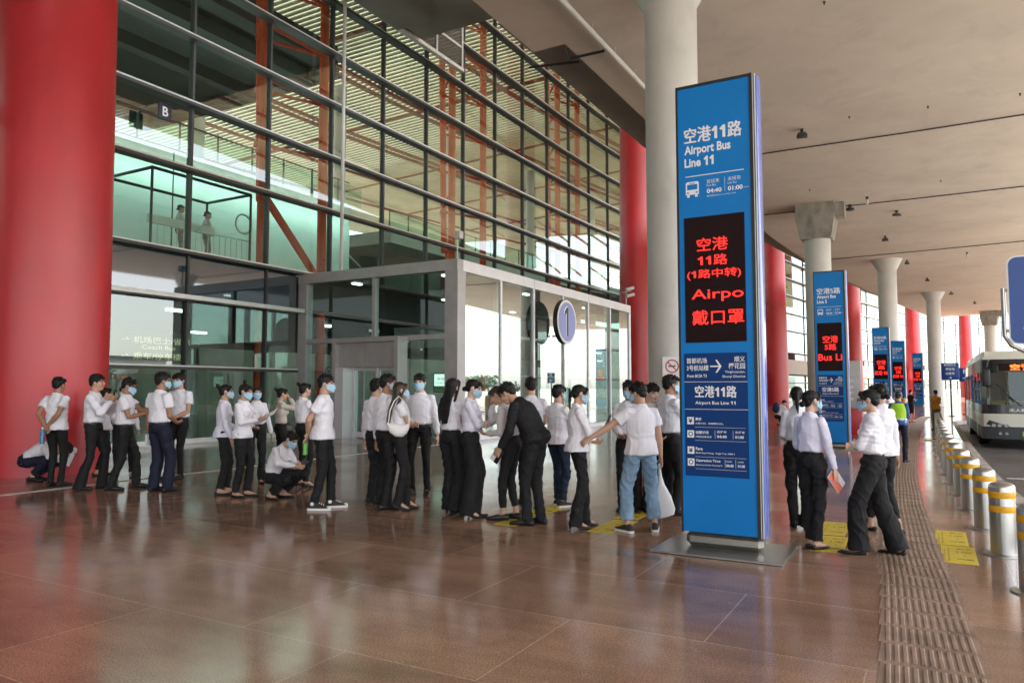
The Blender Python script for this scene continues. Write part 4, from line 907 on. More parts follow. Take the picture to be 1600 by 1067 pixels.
def person(label, u, v, head=None, H=None, face=0, sex='m', skin='skin', top='shirt', sleeve='long', tuck=True, bottom='blackcloth', fit='straight', hem=.04, hair='short', haircol='hair',
           mask=True, arms=('down', 'down'), stance=((-.10, .0, 8), (.10, .0, 8)), lean=0.0, twist=0.0, headyaw=0.0, headpitch=0.0, headroll=0.0, shoes='dress', squat=None, belt=None, side=0.0, glasses=False,
           fine=None, extra=None, poles=None, group=None, pos=None, cat='person', collar=True, lift=0.0, skirt=False):
    base = pos if pos is not None else ground(u, v)
    Y = base.y
    if H is None: H = max(1.5, min(1.9, height_at(head, Y)-.015))
    s = H/1.725; fem = sex == 'f'
    vb = fine or max(.0052, .00072*Y); vc = fine*1.4 if fine else max(.0075, .00105*Y)
    psi = R(face)
    ROOT = Matrix.Translation(base+V((0, 0, lift))) @ Matrix.Rotation(-psi, 4, 'Z')
    ex, ey, ez = V((1, 0, 0)), V((0, 1, 0)), V((0, 0, 1))
    hz = (.966 if squat is None else squat)*s
    if shoes in ('heel',): hz += .035
    # feet
    feet = []
    for sx, (fx, fy, fa) in zip((-1, 1), stance):
        a = R(fa)*sx; td = V((math.sin(a), math.cos(a), 0)); up = .05 if shoes == 'heel' else 0
        feet.append((V((fx*s, fy*s, (.085+up)*s)), td))
    pc = V((side*s, 0, hz))
    legl = (.43*s, .425*s)
    for f, _ in feet:                                    # lower the pelvis until both feet reach the floor
        while (pc-ez*.03*s-f).length > (legl[0]+legl[1])*.999: pc.z -= .008
    # spine, sampled with a slight curl
    SP = [pc.copy()]; AX = []
    for i in range(11):
        q = i/10; an = R(lean)*(.55+.75*q); tw = R(twist)*q
        U = V((0, math.sin(an), math.cos(an))); Rr = V((math.cos(tw), -math.sin(tw), 0)); Fw = unit(U.cross(Rr)); Rr = unit(Fw.cross(U)); 
        AX.append((Rr, Fw, U))
        if i < 10: SP.append(SP[-1]+U*.05*s)
    def at(q):
        if q < 0: return SP[0]+(-AX[0][2]*.5-ez*.5)*(-q)*.5*s, AX[0]
        i = min(9, int(q*10)); k = q*10-i; return SP[i].lerp(SP[i+1], k), AX[i if k < .5 else i+1]
    nb, (Rc, Fc, Uc) = at(1.0)
    if fem: shw = .136
    else: shw = .166
    SH = []
    for sx in (-1, 1): p, (r_, f_, u_) = at(.85); SH.append(p+r_*sx*shw*s-f_*.012*s)
    # head frame
    hy = R(twist+headyaw); hp = R(lean*.9+headpitch) if abs(lean) > 25 else R(lean*.3+headpitch)
    Fh0 = V((math.sin(hy), math.cos(hy), 0)); Rh = V((math.cos(hy), -math.sin(hy), 0)); Fh = Fh0*math.cos(hp)-ez*math.sin(hp); Uh = unit(Rh.cross(Fh))
    if headroll: q_ = Matrix.Rotation(R(headroll), 3, Fh); Rh = q_ @ Rh; Uh = q_ @ Uh
    hc = nb+(Uc*.6+Uh*.4)*.138*s+Fh*.026*s
    hs = s*(1.03 if not fem else 1.01)
    def HP(x, y, z): return hc+(Rh*x+Fh*y+Uh*z)*hs
    # arms
    A = []
    for i, sx in enumerate((-1, 1)):
        t_ = arms[i]
        if isinstance(t_, str): t_ = ARM[t_]; t_ = (t_[0]*sx, t_[1], t_[2]); 
        if t_[0] == 'W': T = V(t_[1:])*s
        else: T = nb+(Rc*t_[0]+Fc*t_[1]+Uc*t_[2])*s
        pole = Rc*sx*.55-Fc*.75-Uc*.5
        if arms[i] == 'crossed': pole = Rc*sx*1.0-Uc*.8
        if arms[i] == 'behind': pole = Rc*sx*1.0-Fc*.5
        if arms[i] in ('face', 'ear', 'phone_up'): pole = Rc*sx*.5-Uc*1.0+Fc*.2
        if poles and poles[i]: pole = Rc*poles[i][0]+Fc*poles[i][1]+Uc*poles[i][2]
        E, W = ik(SH[i], T, .285*s, .25*s, pole)
        hd = unit(W-E)
        if arms[i] in ('phone', 'phone_up', 'low'): hd = unit(hd+Fc*.3+Uc*.25)
        if arms[i] == 'down': hd = unit(hd-ez*.5)
        inw = -Rc*sx*1.0+Fc*.1
        if arms[i] in ('phone', 'phone_up', 'low'): inw = Uc*.75-Rc*sx*.5-Fc*.2
        if arms[i] in ('face', 'ear'): inw = -Fc-Rc*sx*.4
        if arms[i] == 'behind': inw = -Fc
        if arms[i] == 'crossed': inw = -Fc*.9-Uc*.2
        pn = unit(inw-hd*inw.dot(hd)); sa = unit(hd.cross(pn)); 
        if sa.dot(Fc+Uc*.8-Rc*sx*.3) < 0: sa = -sa
        A.append((SH[i], E, W, hd, pn, sa))
    # legs
    Lg = []
    for i, sx in enumerate((-1, 1)):
        hip = pc+V((sx*.088*s, 0, -.03*s)); f, td = feet[i]
        K, An = ik(hip, f, legl[0], legl[1], td+V((sx*.08, .25, 0)))
        Lg.append((hip, K, f, td))
    bare_arm = sleeve == 'short'
    # ---- body: head, neck, arms, hands, legs and feet in one skin
    b = MB()
    b.ell(HP(0, -.012, .030), .073*hs, .092*hs, .084*hs, Rh, Fh, Uh); b.ell(HP(0, .024, -.018), .062*hs, .070*hs, .085*hs, Rh, Fh, Uh); b.ell(HP(0, .042, -.078), (.038 if fem else .043)*hs, .043*hs, .034*hs, Rh, Fh, Uh)
    for sx in (-1, 1):
        b.ell(HP(sx*.034, .060, -.028), .028*hs, .026*hs, .030*hs, Rh, Fh, Uh, 10, 6); b.ell(HP(sx*.077, -.008, -.004), .010*hs, .022*hs, .033*hs, Rh, Fh, Uh, 10, 6)
        b.ell(HP(sx*.030, .070, .036), .026*hs, .017*hs, .009*hs, Rh, Fh, Uh, 10, 6)
    limb(b, [HP(0, .086, .018), HP(0, .098, -.008), HP(0, .104, -.026)], [.008*hs, .011*hs, .015*hs], 8); b.ell(HP(0, .088, -.058), .022*hs, .010*hs, .010*hs, Rh, Fh, Uh, 10, 6)
    nr = (.047 if fem else .056)*s
    limb(b, [at(.80)[0], nb-Uc*.03*s, nb+Uc*.03*s, HP(0, -.018, -.05), HP(0, -.012, 0)], [.07*s, .054*s, nr, nr, nr], 14)
    core = [(q, rx, ry) for q, rx, ry in ((-.1, .10, .08), (.1, .11, .075), (.35, .105, .075), (.6, .12, .08), (.82, .10, .06))]
    b.loft([(at(q)[0], at(q)[1][0]*rx*s, at(q)[1][1]*ry*s) for q, rx, ry in core], 14)
    k = .86 if fem else 1.0
    for (S_, E, W, hd, pn, sa), sx in zip(A, (-1, 1)):
        cp = at(.80)[0]
        limb(b, [cp, S_.lerp(cp, .2), S_.lerp(E, .25), S_.lerp(E, .6), E, E.lerp(W, .3), E.lerp(W, .7), W], [.05*s, .046*s*k, .047*s*k, .043*s*k, .039*s*k, .041*s*k, .031*s*k, .0245*s*k], 12)
        h_ = s*(.92 if fem else 1.0)
        limb(b, [W-hd*.015*h_, W+hd*.02*h_, W+hd*.055*h_, W+hd*.092*h_], [(.026*h_, .019*h_), (.034*h_, .017*h_), (.040*h_, .016*h_), (.038*h_, .013*h_)], 12, side=sa)
        tight = arms[0 if sx < 0 else 1] not in ('down', 'behind', 'crossed', 'out')
        curl = R(38 if tight else 20)
        for fi, (o, l) in enumerate(((.031, .068), (.0105, .078), (-.0105, .072), (-.031, .056))):
            p = W+hd*.088*h_+sa*o*h_; d_ = unit(hd+sa*o*2.2); pts = [p-hd*.02*h_, p]; 
            for j, fr in enumerate((.45, .32, .23)):
                an = curl*(.5+.5*j)+R(3*fi); d_ = unit(d_*math.cos(an)+pn*math.sin(an)); p = p+d_*l*fr*h_; pts.append(p)
            limb(b, pts, [.0098*h_, .0098*h_, .0092*h_, .0085*h_, .0072*h_], 8)
        p = W+hd*.03*h_+sa*.028*h_; d_ = unit(hd*.75+sa*.75+pn*.35)
        limb(b, [p-sa*.01*h_, p, p+d_*.034*h_, p+d_*.034*h_+unit(d_+hd*.6+pn*.4)*.030*h_], [.014*h_, .013*h_, .011*h_, .008*h_], 8)
    for hip, K, f, td in Lg:
        lk = 1.0 if skirt else .62
        limb(b, [hip, hip.lerp(K, .5), K, K.lerp(f, .35), K.lerp(f, .75), f], [.075*s*lk, .068*s*lk, .05*s*lk, .05*s*(1 if skirt else .8), .036*s, .033*s], 12)
        up = f.z-.085*s; heel = f-td*.035*s-ez*(.035*s); toe = V((f.x, f.y, 0))+td*.15*s+ez*.028*s
        limb(b, [heel, f+td*.02*s-ez*.025*s, V((f.x, f.y, .04*s+up*.5))+td*.085*s, toe], [.028*s, .034*s, (.037*s, .024*s), (.030*s, .016*s)], 12, side=V((-td.y, td.x, 0)))
    mats = [M[skin], M['eye'], M[haircol], M['lip']]
    def face_mat(c):
        d = V(c)-hc; x, y, z = d.dot(Rh)/hs, d.dot(Fh)/hs, d.dot(Uh)/hs
        if y > .045 and abs(d.length) < .2:
            if abs(abs(x)-.031) < .0145 and abs(z-.012) < .0062: return 1
            if abs(abs(x)-.033) < .021 and abs(z-.035-.006*(.033-abs(x))/.02) < .0052: return 2
            if abs(x) < .021 and abs(z+.058) < .0085 and y > .075: return 3
        return 0
    root = grow('person', b, mats, None, vb, 3, fm=face_mat)
    tag(root, label, cat, group)
    root.matrix_world = ROOT
    def part(nm, mb, m, vox, sm=3, wr=None, fm=None): return grow(nm, mb, m, root, vox, sm, wr=wr, fm=fm)
    # ---- trousers or skirt
    fr = FIT[fit]
    if skirt:
        g = MB(); g.loft([(pc+ez*.10*s, ex*.14*s, ey*.10*s), (pc, ex*.17*s, ey*.125*s), (pc-ez*.2*s, ex*.175*s, ey*.13*s), (pc-ez*.48*s, ex*.165*s, ey*.125*s)], 16)
        part('skirt', g, M[bottom], vc, wr=.004)
    else:
        g = MB(); wq = (.17 if fem else .10) if tuck is True else .09
        hx = .155 if fem else .154
        g.loft([(at(-.06)[0]-ez*.03*s, ex*.12*s, ey*.10*s), (at(0)[0], ex*hx*s, ey*.122*s), (at(.08)[0], at(.08)[1][0]*(hx-.010)*s, at(.08)[1][1]*.112*s), (at(wq)[0], at(wq)[1][0]*(.128 if fem and tuck is True else .138)*s, at(wq)[1][1]*(.092 if fem else .098)*s)], 16)
        if squat is not None: g.ell(pc-ey*.02*s, .155*s, .13*s, .12*s)
        else: g.ell(at(-.02)[0]-ey*.035*s, .135*s, .095*s, .10*s)
        for hip, K, f, td in Lg:
            ft = V((f.x, f.y, 0)); hv = V((f.x, f.y, hem*s)) if squat is None else f.lerp(K, .12+hem)
            m_ = hip.lerp(K, .5); c_ = K.lerp(f, .5); 
            hvp = f+(K-f)*max(0, (hv.z-f.z)/max(.05, K.z-f.z)) if hv.z > f.z else hv
            limb(g, [hip+ez*.05*s, hip.lerp(K, .12), m_, K.lerp(hip, .12), K.lerp(f, .1), c_, hvp], [fr[0]*.85*s, fr[0]*s, fr[1]*s, fr[2]*1.03*s, fr[2]*s, fr[3]*s, fr[4]*s], 14); g.ell(K, fr[2]*1.06*s, fr[2]*1.06*s, fr[2]*1.06*s, n=12, k=6)
        part('trousers', g, M[bottom], vc, 2, wr=.015 if fit != 'slim' else .010)
    # ---- top
    g = MB()
    if fem: prof = [(-.14, .168, .130), (0, .158, .120), (.16, .134, .102), (.34, .134, .104), (.52, .148, .118), (.66, .154, .120), (.78, .150, .106), (.86, .128, .088), (.93, .090, .070), (1.0, .060, .058)]
    else: prof = [(-.16, .176, .132), (0, .170, .128), (.2, .160, .120), (.45, .172, .124), (.64, .184, .126), (.77, .180, .114), (.86, .150, .096), (.93, .102, .078), (1.0, .066, .062)]
    qh = {True: .10, False: -.13}[tuck] if not isinstance(tuck, (int, float)) or isinstance(tuck, bool) else tuck
    if fem and tuck is True: qh = .17
    gx = .94 if top != 'suit' else 1.0
    def pr(q):
        for (a, x0, y0), (b_, x1, y1) in zip(prof[:-1], prof[1:]):
            if a <= q <= b_: k_ = (q-a)/(b_-a); return (x0+(x1-x0)*k_)*gx, (y0+(y1-y0)*k_)*(gx if q > .2 else .98)
        return prof[-1][1:]
    qs = [qh, qh+.03]+[q for q in (-.05, .05, .15, .25, .4, .55, .68, .78, .86, .93, 1.0) if q > qh+.05]
    rg = []
    for j, q in enumerate(qs):
        c, (r_, f_, u_) = at(q); x, y = pr(q); ad = .012 if not fem else .008
        if tuck is True: ad += .016*math.exp(-((q-qh-.08)/.09)**2) - (.012 if j == 0 else 0)
        elif q < .25 and squat is None: ad += .024*(1-max(0, q)/.25); c = c-f_*.008*s
        if squat is not None and q < .14: ad -= .030
        rg.append((c, r_*(x+ad)*s, f_*(y+ad)*s))
    g.loft(rg, 18)
    if fem:
        for sx in (-1, 1): c, (r_, f_, u_) = at(.60); g.ell(c+(r_*sx*.062+f_*.085)*s, .058*s, .052*s, .056*s, r_, f_, u_)
    for i, ((S_, E, W, hd, pn, sa), sx) in enumerate(zip(A, (-1, 1))):
        cp, (r_, f_, u_) = at(.82)
        g.ell(S_-u_*.008*s, (.050 if fem else .058)*s, (.052 if fem else .060)*s, .056*s, r_, f_, u_)
        if sleeve == 'short': limb(g, [cp.lerp(S_, .5), S_, S_.lerp(E, .3), S_.lerp(E, .58 if not fem else .5)], [.06*s*k, .067*s*k, .072*s*k, .076*s*k], 14)
        else: limb(g, [cp.lerp(S_, .5), S_, S_.lerp(E, .45), E.lerp(S_, .12), E.lerp(W, .12), E.lerp(W, .55), E.lerp(W, .86), E.lerp(W, .97)], [.055*s*k, .060*s*k, .060*s*k, .056*s*k, .055*s*k, .049*s*k, .043*s*k, .036*s*k], 14); g.ell(E, .058*s*k, .058*s*k, .058*s*k, n=12, k=6)
    if collar:
        c0 = nb-Uc*.006*s; cf = unit(Fc*.8+Uh*.2)
        K_ = 14; rgp = [c0+Rc*.066*s*math.cos(a)+Fc*(.064*s*math.sin(a))-Uc*(.022*s*max(0, math.sin(a))-.016*s*max(0, -math.sin(a))) for a in [2*math.pi*j/K_+math.pi/2 for j in range(K_+1)]]
        limb(g, rgp, [(.010*s, .020*s)]*len(rgp), 8, side=Rc)
        for sx in (-1, 1): limb(g, [c0+Fc*.070*s+Rc*sx*.012*s-Uc*.03*s, c0+Fc*.088*s+Rc*sx*.042*s-Uc*.062*s], [.013*s, .009*s], 8)
    if fem and tuck is not True and squat is None: pass
    nm = {'suit': 'jacket', 'beige': 'jacket', 'tee': 't_shirt'}.get(top, 'shirt')
    part(nm, g, M[top], vc, 2, wr=.0125)
    if belt:
        g = MB(); c, (r_, f_, u_) = at(.085 if not fem else .16); x, y = pr(.085); g.loft([(c-u_*.018*s, r_*(x+.001)*s, f_*(y-.004)*s), (c+u_*.018*s, r_*(x+.001)*s, f_*(y-.004)*s)], 24)
        o = g.build('belt', M['shoe'], root, 40)
    # ---- shoes
    for (hip, K, f, td), sx in zip(Lg, (-1, 1)):
        sd = V((-td.y, td.x, 0)); up = f.z-.085*s; ax = V((f.x, f.y, 0)); g = MB(); sl_ = None
        def ring(d, zb, zt, hw): return (ax+td*d*s+ez*((zb+zt)/2*s), td.cross(sd)*0+sd*hw*s, ez*((zt-zb)/2*s))
        if shoes in ('dress', 'sneaker', 'canvas'):
            tp = .105 if shoes != 'canvas' else .13
            if shoes == 'dress': tp = .085
            g.loft([ring(-.078, .012, .05, .020), ring(-.07, .0, tp*.75, .033), ring(-.03, 0, tp, .039), ring(.03, 0, tp*.95, .040), ring(.09, 0, .068, .045), ring(.15, 0, .052, .046), ring(.195, 0, .042, .036), ring(.213, .006, .03, .016)], 14, sq=.75)
            o = part('shoe', g, M['canvas' if shoes in ('sneaker', 'canvas') else 'shoe'], vb, 2)
            if shoes in ('sneaker', 'canvas'):
                q_ = MB()
                outl = [(-.085, .018), (-.07, .036), (-.02, .042), (.05, .043), (.10, .049), (.16, .049), (.20, .039), (.218, .018)]
                lo = [ax+td*d*s+sd*h*s for d, h in outl]+[ax+td*d*s-sd*h*s for d, h in reversed(outl)]
                n_ = len(lo); q_.add([p+ez*.002 for p in lo]+[p+ez*.030*s for p in lo], [tuple(range(n_)), tuple(range(2*n_-1, n_-1, -1))]+[(j, (j+1) % n_, (j+1) % n_+n_, j+n_) for j in range(n_)])
                so_ = q_.build('sole', M['rubber'], None, 35); so_.parent = o
                q_ = MB()
                if shoes == 'canvas':
                    q_.ell(ax+td*.19*s+ez*.034*s, .034*s, .030*s, .022*s, sd, td, ez); q_.build('toe_cap', M['rubber'], None, 40).parent = o
                    q_ = MB()
                    for j in range(4): limb(q_, [ax+td*(.04+.026*j)*s+sd*.022*s+ez*(.104-.011*j)*s, ax+td*(.05+.026*j)*s-sd*.022*s+ez*(.104-.011*j)*s], .006*s, 6)
                    q_.build('laces', M['rubber'], None, 40).parent = o
                    for e in (-1, 1):
                        q_ = MB(); q_.loft([(ax+td*-.012*s+sd*e*.042*s+ez*.085*s, td*.024*s, ez*.024*s), (ax+td*-.012*s+sd*e*.047*s+ez*.085*s, td*.022*s, ez*.022*s)], 14); q_.build('ankle_patch', M['rubber'], None, 40).parent = o
        else:
            g.loft([ring(-.072, .012+up/s, .055+up/s, .020), ring(-.062, up/s, .06+up/s, .032), ring(-.02, up/s*.85, .042+up/s*.8, .037), ring(.04, up/s*.4, .030+up/s*.45, .038), ring(.085, 0, .042, .043), ring(.125, 0, .046, .043), ring(.175, 0, .034, .030), ring(.205, .004, .02, .010)], 14, sq=.8)
            if shoes == 'heel': limb(g, [ax-td*.05*s+ez*(up+.02*s), ax-td*.055*s+ez*.002], [.024*s, .010*s], 10)
            else: limb(g, [ax-td*.045*s+ez*.03*s, ax-td*.045*s+ez*.001], [.030*s, .028*s], 10)
            part('shoe', g, M['shoe'], vb, 1)
    # ---- hair
    g = MB(); hb = MB()
    if hair in ('short', 'side', 'fringe'):
        g.ell(HP(0, -.020, .046), .081*hs, .098*hs, .080*hs, Rh, Fh, Uh); g.ell(HP(0, -.062, .0), .066*hs, .045*hs, .055*hs, Rh, Fh, Uh)
        for sx in (-1, 1): g.ell(HP(sx*.068, -.015, .030), .015*hs, .050*hs, .040*hs, Rh, Fh, Uh)
        for j in range(46):
            a = random.uniform(0, 2*math.pi); e = random.uniform(.25, 1.35)
            p = HP(.078*math.cos(a)*math.cos(e), -.018+.094*math.sin(a)*math.cos(e), .048+.078*math.sin(e)); o_ = unit(p-HP(0, -.02, .03)); t2 = unit(o_*.45+Fh*.55+Rh*random.uniform(-.5, .5)+Uh*random.uniform(-.2, .35))
            limb(g, [p-o_*.012*hs, p+t2*.016*hs, p+t2*.032*hs], [.013*hs, .009*hs, .004*hs], 6)
        nf = 7 if hair == 'short' else 11
        for j in range(nf):
            x = -.05+.10*j/(nf-1); dz = .052 if hair == 'short' else .034
            limb(g, [HP(x*.9, .055, .098), HP(x, .078, .080), HP(x+.008, .086, dz+random.uniform(-.006, .008))], [.018*hs, .014*hs, .006*hs], 6)
    else:
        g.ell(HP(0, -.020, .040), .080*hs, .100*hs, .082*hs, Rh, Fh, Uh); g.ell(HP(0, -.060, -.005), .066*hs, .050*hs, .06*hs, Rh, Fh, Uh)
        for sx in (-1, 1):
            limb(g, [HP(sx*.010, .062, .095), HP(sx*.045, .070, .070), HP(sx*.068, .045, .035), HP(sx*.074, .015, .005)], [.016*hs, .018*hs, .014*hs, .008*hs], 8)
            if random.random() < .7: limb(g, [HP(sx*.066, .050, .03), HP(sx*.068, .048, -.02), HP(sx*.064, .048, -.05)], [.006*hs, .005*hs, .002*hs], 6)
        if hair == 'bun': limb(g, [HP(0, -.095, .06), HP(0, -.118, .085)], [.03*hs, .02*hs], 8); g.ell(HP(0, -.128, .094), .034*hs, .030*hs, .032*hs, Rh, Fh, Uh); [limb(g, [HP(random.uniform(-.02, .02), -.13, .10), HP(random.uniform(-.04, .04), -.15-random.uniform(0, .02), .12+random.uniform(-.02, .03))], [.010*hs, .003*hs], 6) for _ in range(6)]
        if hair == 'topbun': g.ell(HP(0, -.045, .150), .033*hs, .033*hs, .034*hs, Rh, Fh, Uh); [limb(g, [HP(0, -.04, .15), HP(random.uniform(-.04, .04), -.04+random.uniform(-.04, .04), .18+random.uniform(-.02, .02))], [.012*hs, .003*hs], 6) for _ in range(6)]
        if hair == 'lowbun': g.ell(HP(0, -.118, -.035), .036*hs, .028*hs, .034*hs, Rh, Fh, Uh)
        if hair == 'ponytail': limb(g, [HP(0, -.10, .04), HP(0, -.145, .03), HP(0, -.155, -.04), HP(0, -.15, -.14), HP(.01, -.14, -.22)], [.026*hs, .028*hs, .028*hs, .022*hs, .006*hs], 10)
        if hair == 'long':
            bk = lambda x, y, z: nb+(Rc*x+Fc*y+Uc*z)*s
            g.loft([(HP(0, -.035, .03), Rh*.083*hs, Fh*.075*hs), (HP(0, -.055, -.05), Rh*.086*hs, Fh*.055*hs), (bk(0, -.075, .0), Rc*.088*s, Fc*.040*s), (bk(0, -.115, -.10), Rc*.092*s, Fc*.032*s), (bk(.01, -.135, -.22), Rc*.080*s, Fc*.026*s), (bk(.015, -.140, -.33), Rc*.045*s, Fc*.016*s)], 16)
            for sx in (-1, 1): limb(g, [HP(sx*.055, .045, .06), HP(sx*.076, .02, .0), HP(sx*.082, -.01, -.09), bk(sx*.085, -.03, -.05), bk(sx*.09, -.06, -.18)], [.016*hs, .017*hs, .02*hs, .022*hs, .008*hs], 8)
            for j in range(18):
                x = random.uniform(-.09, .09); limb(g, [bk(x*.9, -.10, .0), bk(x, -.15, -.15), bk(x*.8+.01, -.165, -.32-random.uniform(0, .07))], [.012*s, .012*s, .003*s], 6)
    if hair == 'cap':
        g = MB(); g.ell(HP(0, -.015, .05), .085*hs, .102*hs, .078*hs, Rh, Fh, Uh); g.ell(HP(0, .09, .055), .065*hs, .065*hs, .008*hs, Rh, Fh, Uh); part('cap', g, M['black'], vb, 2)
        g = MB(); g.ell(HP(0, -.06, -.01), .066*hs, .045*hs, .05*hs, Rh, Fh, Uh); limb(g, [HP(0, -.1, 0), HP(0, -.13, -.05)], [.03*hs, .01*hs], 8)
    part('hair', g, M[haircol], vb, 1, wr=.003)
    # ---- mask
    if mask:
        low = mask == 'chin'
        g = MB(); na, nz_ = 17, 9; vs_ = []
        for layer in (0, 1):
            for j in range(nz_):
                for i in range(na):
                    a = R(-78+156*i/(na-1)); w_ = j/(nz_-1); zt = .004-.010*abs(math.sin(a))**1.5; zbm = -.108+.05*abs(math.sin(a))**2
                    z = zt+(zbm-zt)*w_-(.055 if low else 0)
                    bul = math.sin(math.pi*min(1, w_*1.1)); fy = .094+.022*bul*math.cos(a)**2+(.004 if int(j) % 3 == 1 else 0); rx = .075
                    x = rx*math.sin(a); y = .0+(fy)*math.cos(a)-.0*abs(math.sin(a))
                    if low: y -= .012
                    vs_.append(HP(x*(1+.0*layer), y-(.006 if layer else -.002), z))
        N_ = na*nz_; fs_ = []
        for j in range(nz_-1):
            for i in range(na-1):
                q = j*na+i; fs_ += [(q, q+1, q+na+1, q+na), (N_+q, N_+q+na, N_+q+na+1, N_+q+1)]
        for j in range(nz_-1): fs_ += [(j*na, (j+1)*na, N_+(j+1)*na, N_+j*na), (j*na+na-1, N_+j*na+na-1, N_+(j+1)*na+na-1, (j+1)*na+na-1)]
        for i in range(na-1): fs_ += [(i, N_+i, N_+i+1, i+1), ((nz_-1)*na+i, (nz_-1)*na+i+1, N_+(nz_-1)*na+i+1, N_+(nz_-1)*na+i)]
        g.add(vs_, fs_)
        for sx in (-1, 1):
            zz = -.055 if low else 0
            g.tube([HP(sx*.074, .02, -.008+zz), HP(sx*.080, -.005, .014), HP(sx*.086, -.030, .010)], .0022*hs, 6); g.tube([HP(sx*.072, .022, -.05+zz), HP(sx*.080, -.01, -.025), HP(sx*.086, -.030, .010)], .0022*hs, 6)
        g.build('face_mask', M['mask'], root, 60)
    if glasses:
        g = MB()
        for sx in (-1, 1): g.tube([HP(sx*.033+.024*math.cos(a), .098, .010+.019*math.sin(a)) for a in [2*math.pi*j/16 for j in range(17)]], .002*hs, 6); g.tube([HP(sx*.057, .096, .016), HP(sx*.082, .0, .018)], .002*hs, 6)
        g.tube([HP(-.009, .099, .012), HP(.009, .099, .012)], .002*hs, 6); g.build('glasses', M['black'], root, 50)
    return dict(root=root, M=ROOT, s=s, A=A, at=at, nb=nb, ax=(Rc, Fc, Uc), HP=HP, pc=pc, part=part, Lg=Lg, vb=vb, vc=vc, pr=pr)

def grow(name, mb, mats, parent, vox, smooth, wr=None, fm=None):
    me = bpy.data.meshes.new(name); me.from_pydata(mb.v, [], mb.f)
    if not isinstance(mats, (list, tuple)): mats = [mats]
    o = bpy.data.objects.new(name, me); col.objects.link(o)
    if parent is not None: o.parent = parent
    md = o.modifiers.new('r', 'REMESH'); md.mode = 'VOXEL'; md.voxel_size = vox; md.adaptivity = 0
    ms = o.modifiers.new('s', 'SMOOTH'); ms.iterations = smooth; ms.factor = .5
    BAKE.append((o, mats, wr, fm)); return o
def bake_people():
    bpy.context.view_layer.update(); dg = bpy.context.evaluated_depsgraph_get()
    for o, mats, wr, fm in BAKE:
        me = bpy.data.meshes.new_from_object(o.evaluated_get(dg)); n = len(me.vertices)
        co = np.empty(n*3); me.vertices.foreach_get('co', co); co = co.reshape(-1, 3)
        if wr:
            no = np.empty(n*3); me.vertex_normals.foreach_get('vector', no); no = no.reshape(-1, 3)
            d = np.zeros(n); q = co+.03*np.sin(co[:, [1, 2, 0]]*21+rng.uniform(0, 6, 3))
            for _ in range(6):
                kx = rng.normal(0, 1, 3); kx[2] *= 1.25; kx *= rng.uniform(38, 75)/np.linalg.norm(kx)
                ph = rng.uniform(0, 6.28); m_ = .5+.5*np.sin(q @ rng.normal(0, 9, 3)+rng.uniform(0, 6)); d += (1-np.abs(np.sin((q @ kx)*.5+ph)))**2*m_
            d = np.clip(d-d.mean(), -.9, 1.1); co = co+no*(d*wr*.62)[:, None]
            me.vertices.foreach_set('co', co.ravel())
        me.materials.clear()
        for m in mats: me.materials.append(m)
        if fm:
            mi = np.zeros(len(me.polygons), dtype=np.int32); c = np.empty(len(me.polygons)*3); me.polygons.foreach_get('center', c)
            for i, p in enumerate(c.reshape(-1, 3)): mi[i] = fm(p) if p[2] > .25 else 0
            me.polygons.foreach_set('material_index', mi)
        me.polygons.foreach_set('use_smooth', np.ones(len(me.polygons), dtype=bool)); me.update()
        old = o.data; nm = old.name; o.modifiers.clear(); o.data = me; bpy.data.meshes.remove(old); me.name = nm

# ---------------------------------------------------------------- carried things
def hand_frame(P, i):
    S_, E, W, hd, pn, sa = P['A'][i]; m = P['M']; r = m.to_3x3()
    return m @ (W+hd*.075*P['s']+pn*.026*P['s']), r @ hd, r @ pn, r @ sa
def oriented(mb_fn, name, m, C, X, Y, Z, label, cat, smooth=None, bev=0, group=None):
    g = MB(); mb_fn(g); o = g.build(name, m, None, smooth)
    if bev: bevel(o, bev)
    o.matrix_world = Matrix((X.to_4d(), Y.to_4d(), Z.to_4d(), C.to_4d())).transposed()
    for i in range(3): o.matrix_world[3][i] = 0
    mw = Matrix.Identity(4)
    for i in range(3): mw[i][0], mw[i][1], mw[i][2], mw[i][3] = X[i], Y[i], Z[i], C[i]
    o.matrix_world = mw; tag(o, label, cat, group); return o
def phone(P, i, label):
    C, hd, pn, sa = hand_frame(P, i); Y = unit(hd*.7+V((0, 0, .75))+sa*.2); X = unit(Y.cross(pn)); Z = unit(X.cross(Y))
    o = oriented(lambda g: g.box(-.036, .036, -.03, .12, -.004, .004), 'phone', M['black'], C, X, Y, Z, label, 'phone', bev=.003, group='phones held in hands')
    g = MB(); g.box(-.033, .033, -.027, .117, .0042, .0048); g.build('display', M['phoneglass'], o)
def bottle(P, i, label, mt):
    C, hd, pn, sa = hand_frame(P, i); Z = V((0, 0, 1)); X = V((1, 0, 0)); Y = V((0, 1, 0))
    o = oriented(lambda g: g.lathe([(.005, -.2), (.031, -.195), (.033, -.15), (.030, -.12), (.033, -.09), (.033, -.03), (.022, .0), (.013, .02), (.013, .04)], n=20), 'drink_bottle', M[mt], C-Z*.02, X, Y, Z, label, 'bottle', 40)
    g = MB(); g.lathe([(.015, .035), (.015, .055), (.002, .056)], n=16); g.build('cap', M['white_ink'], o, 40)
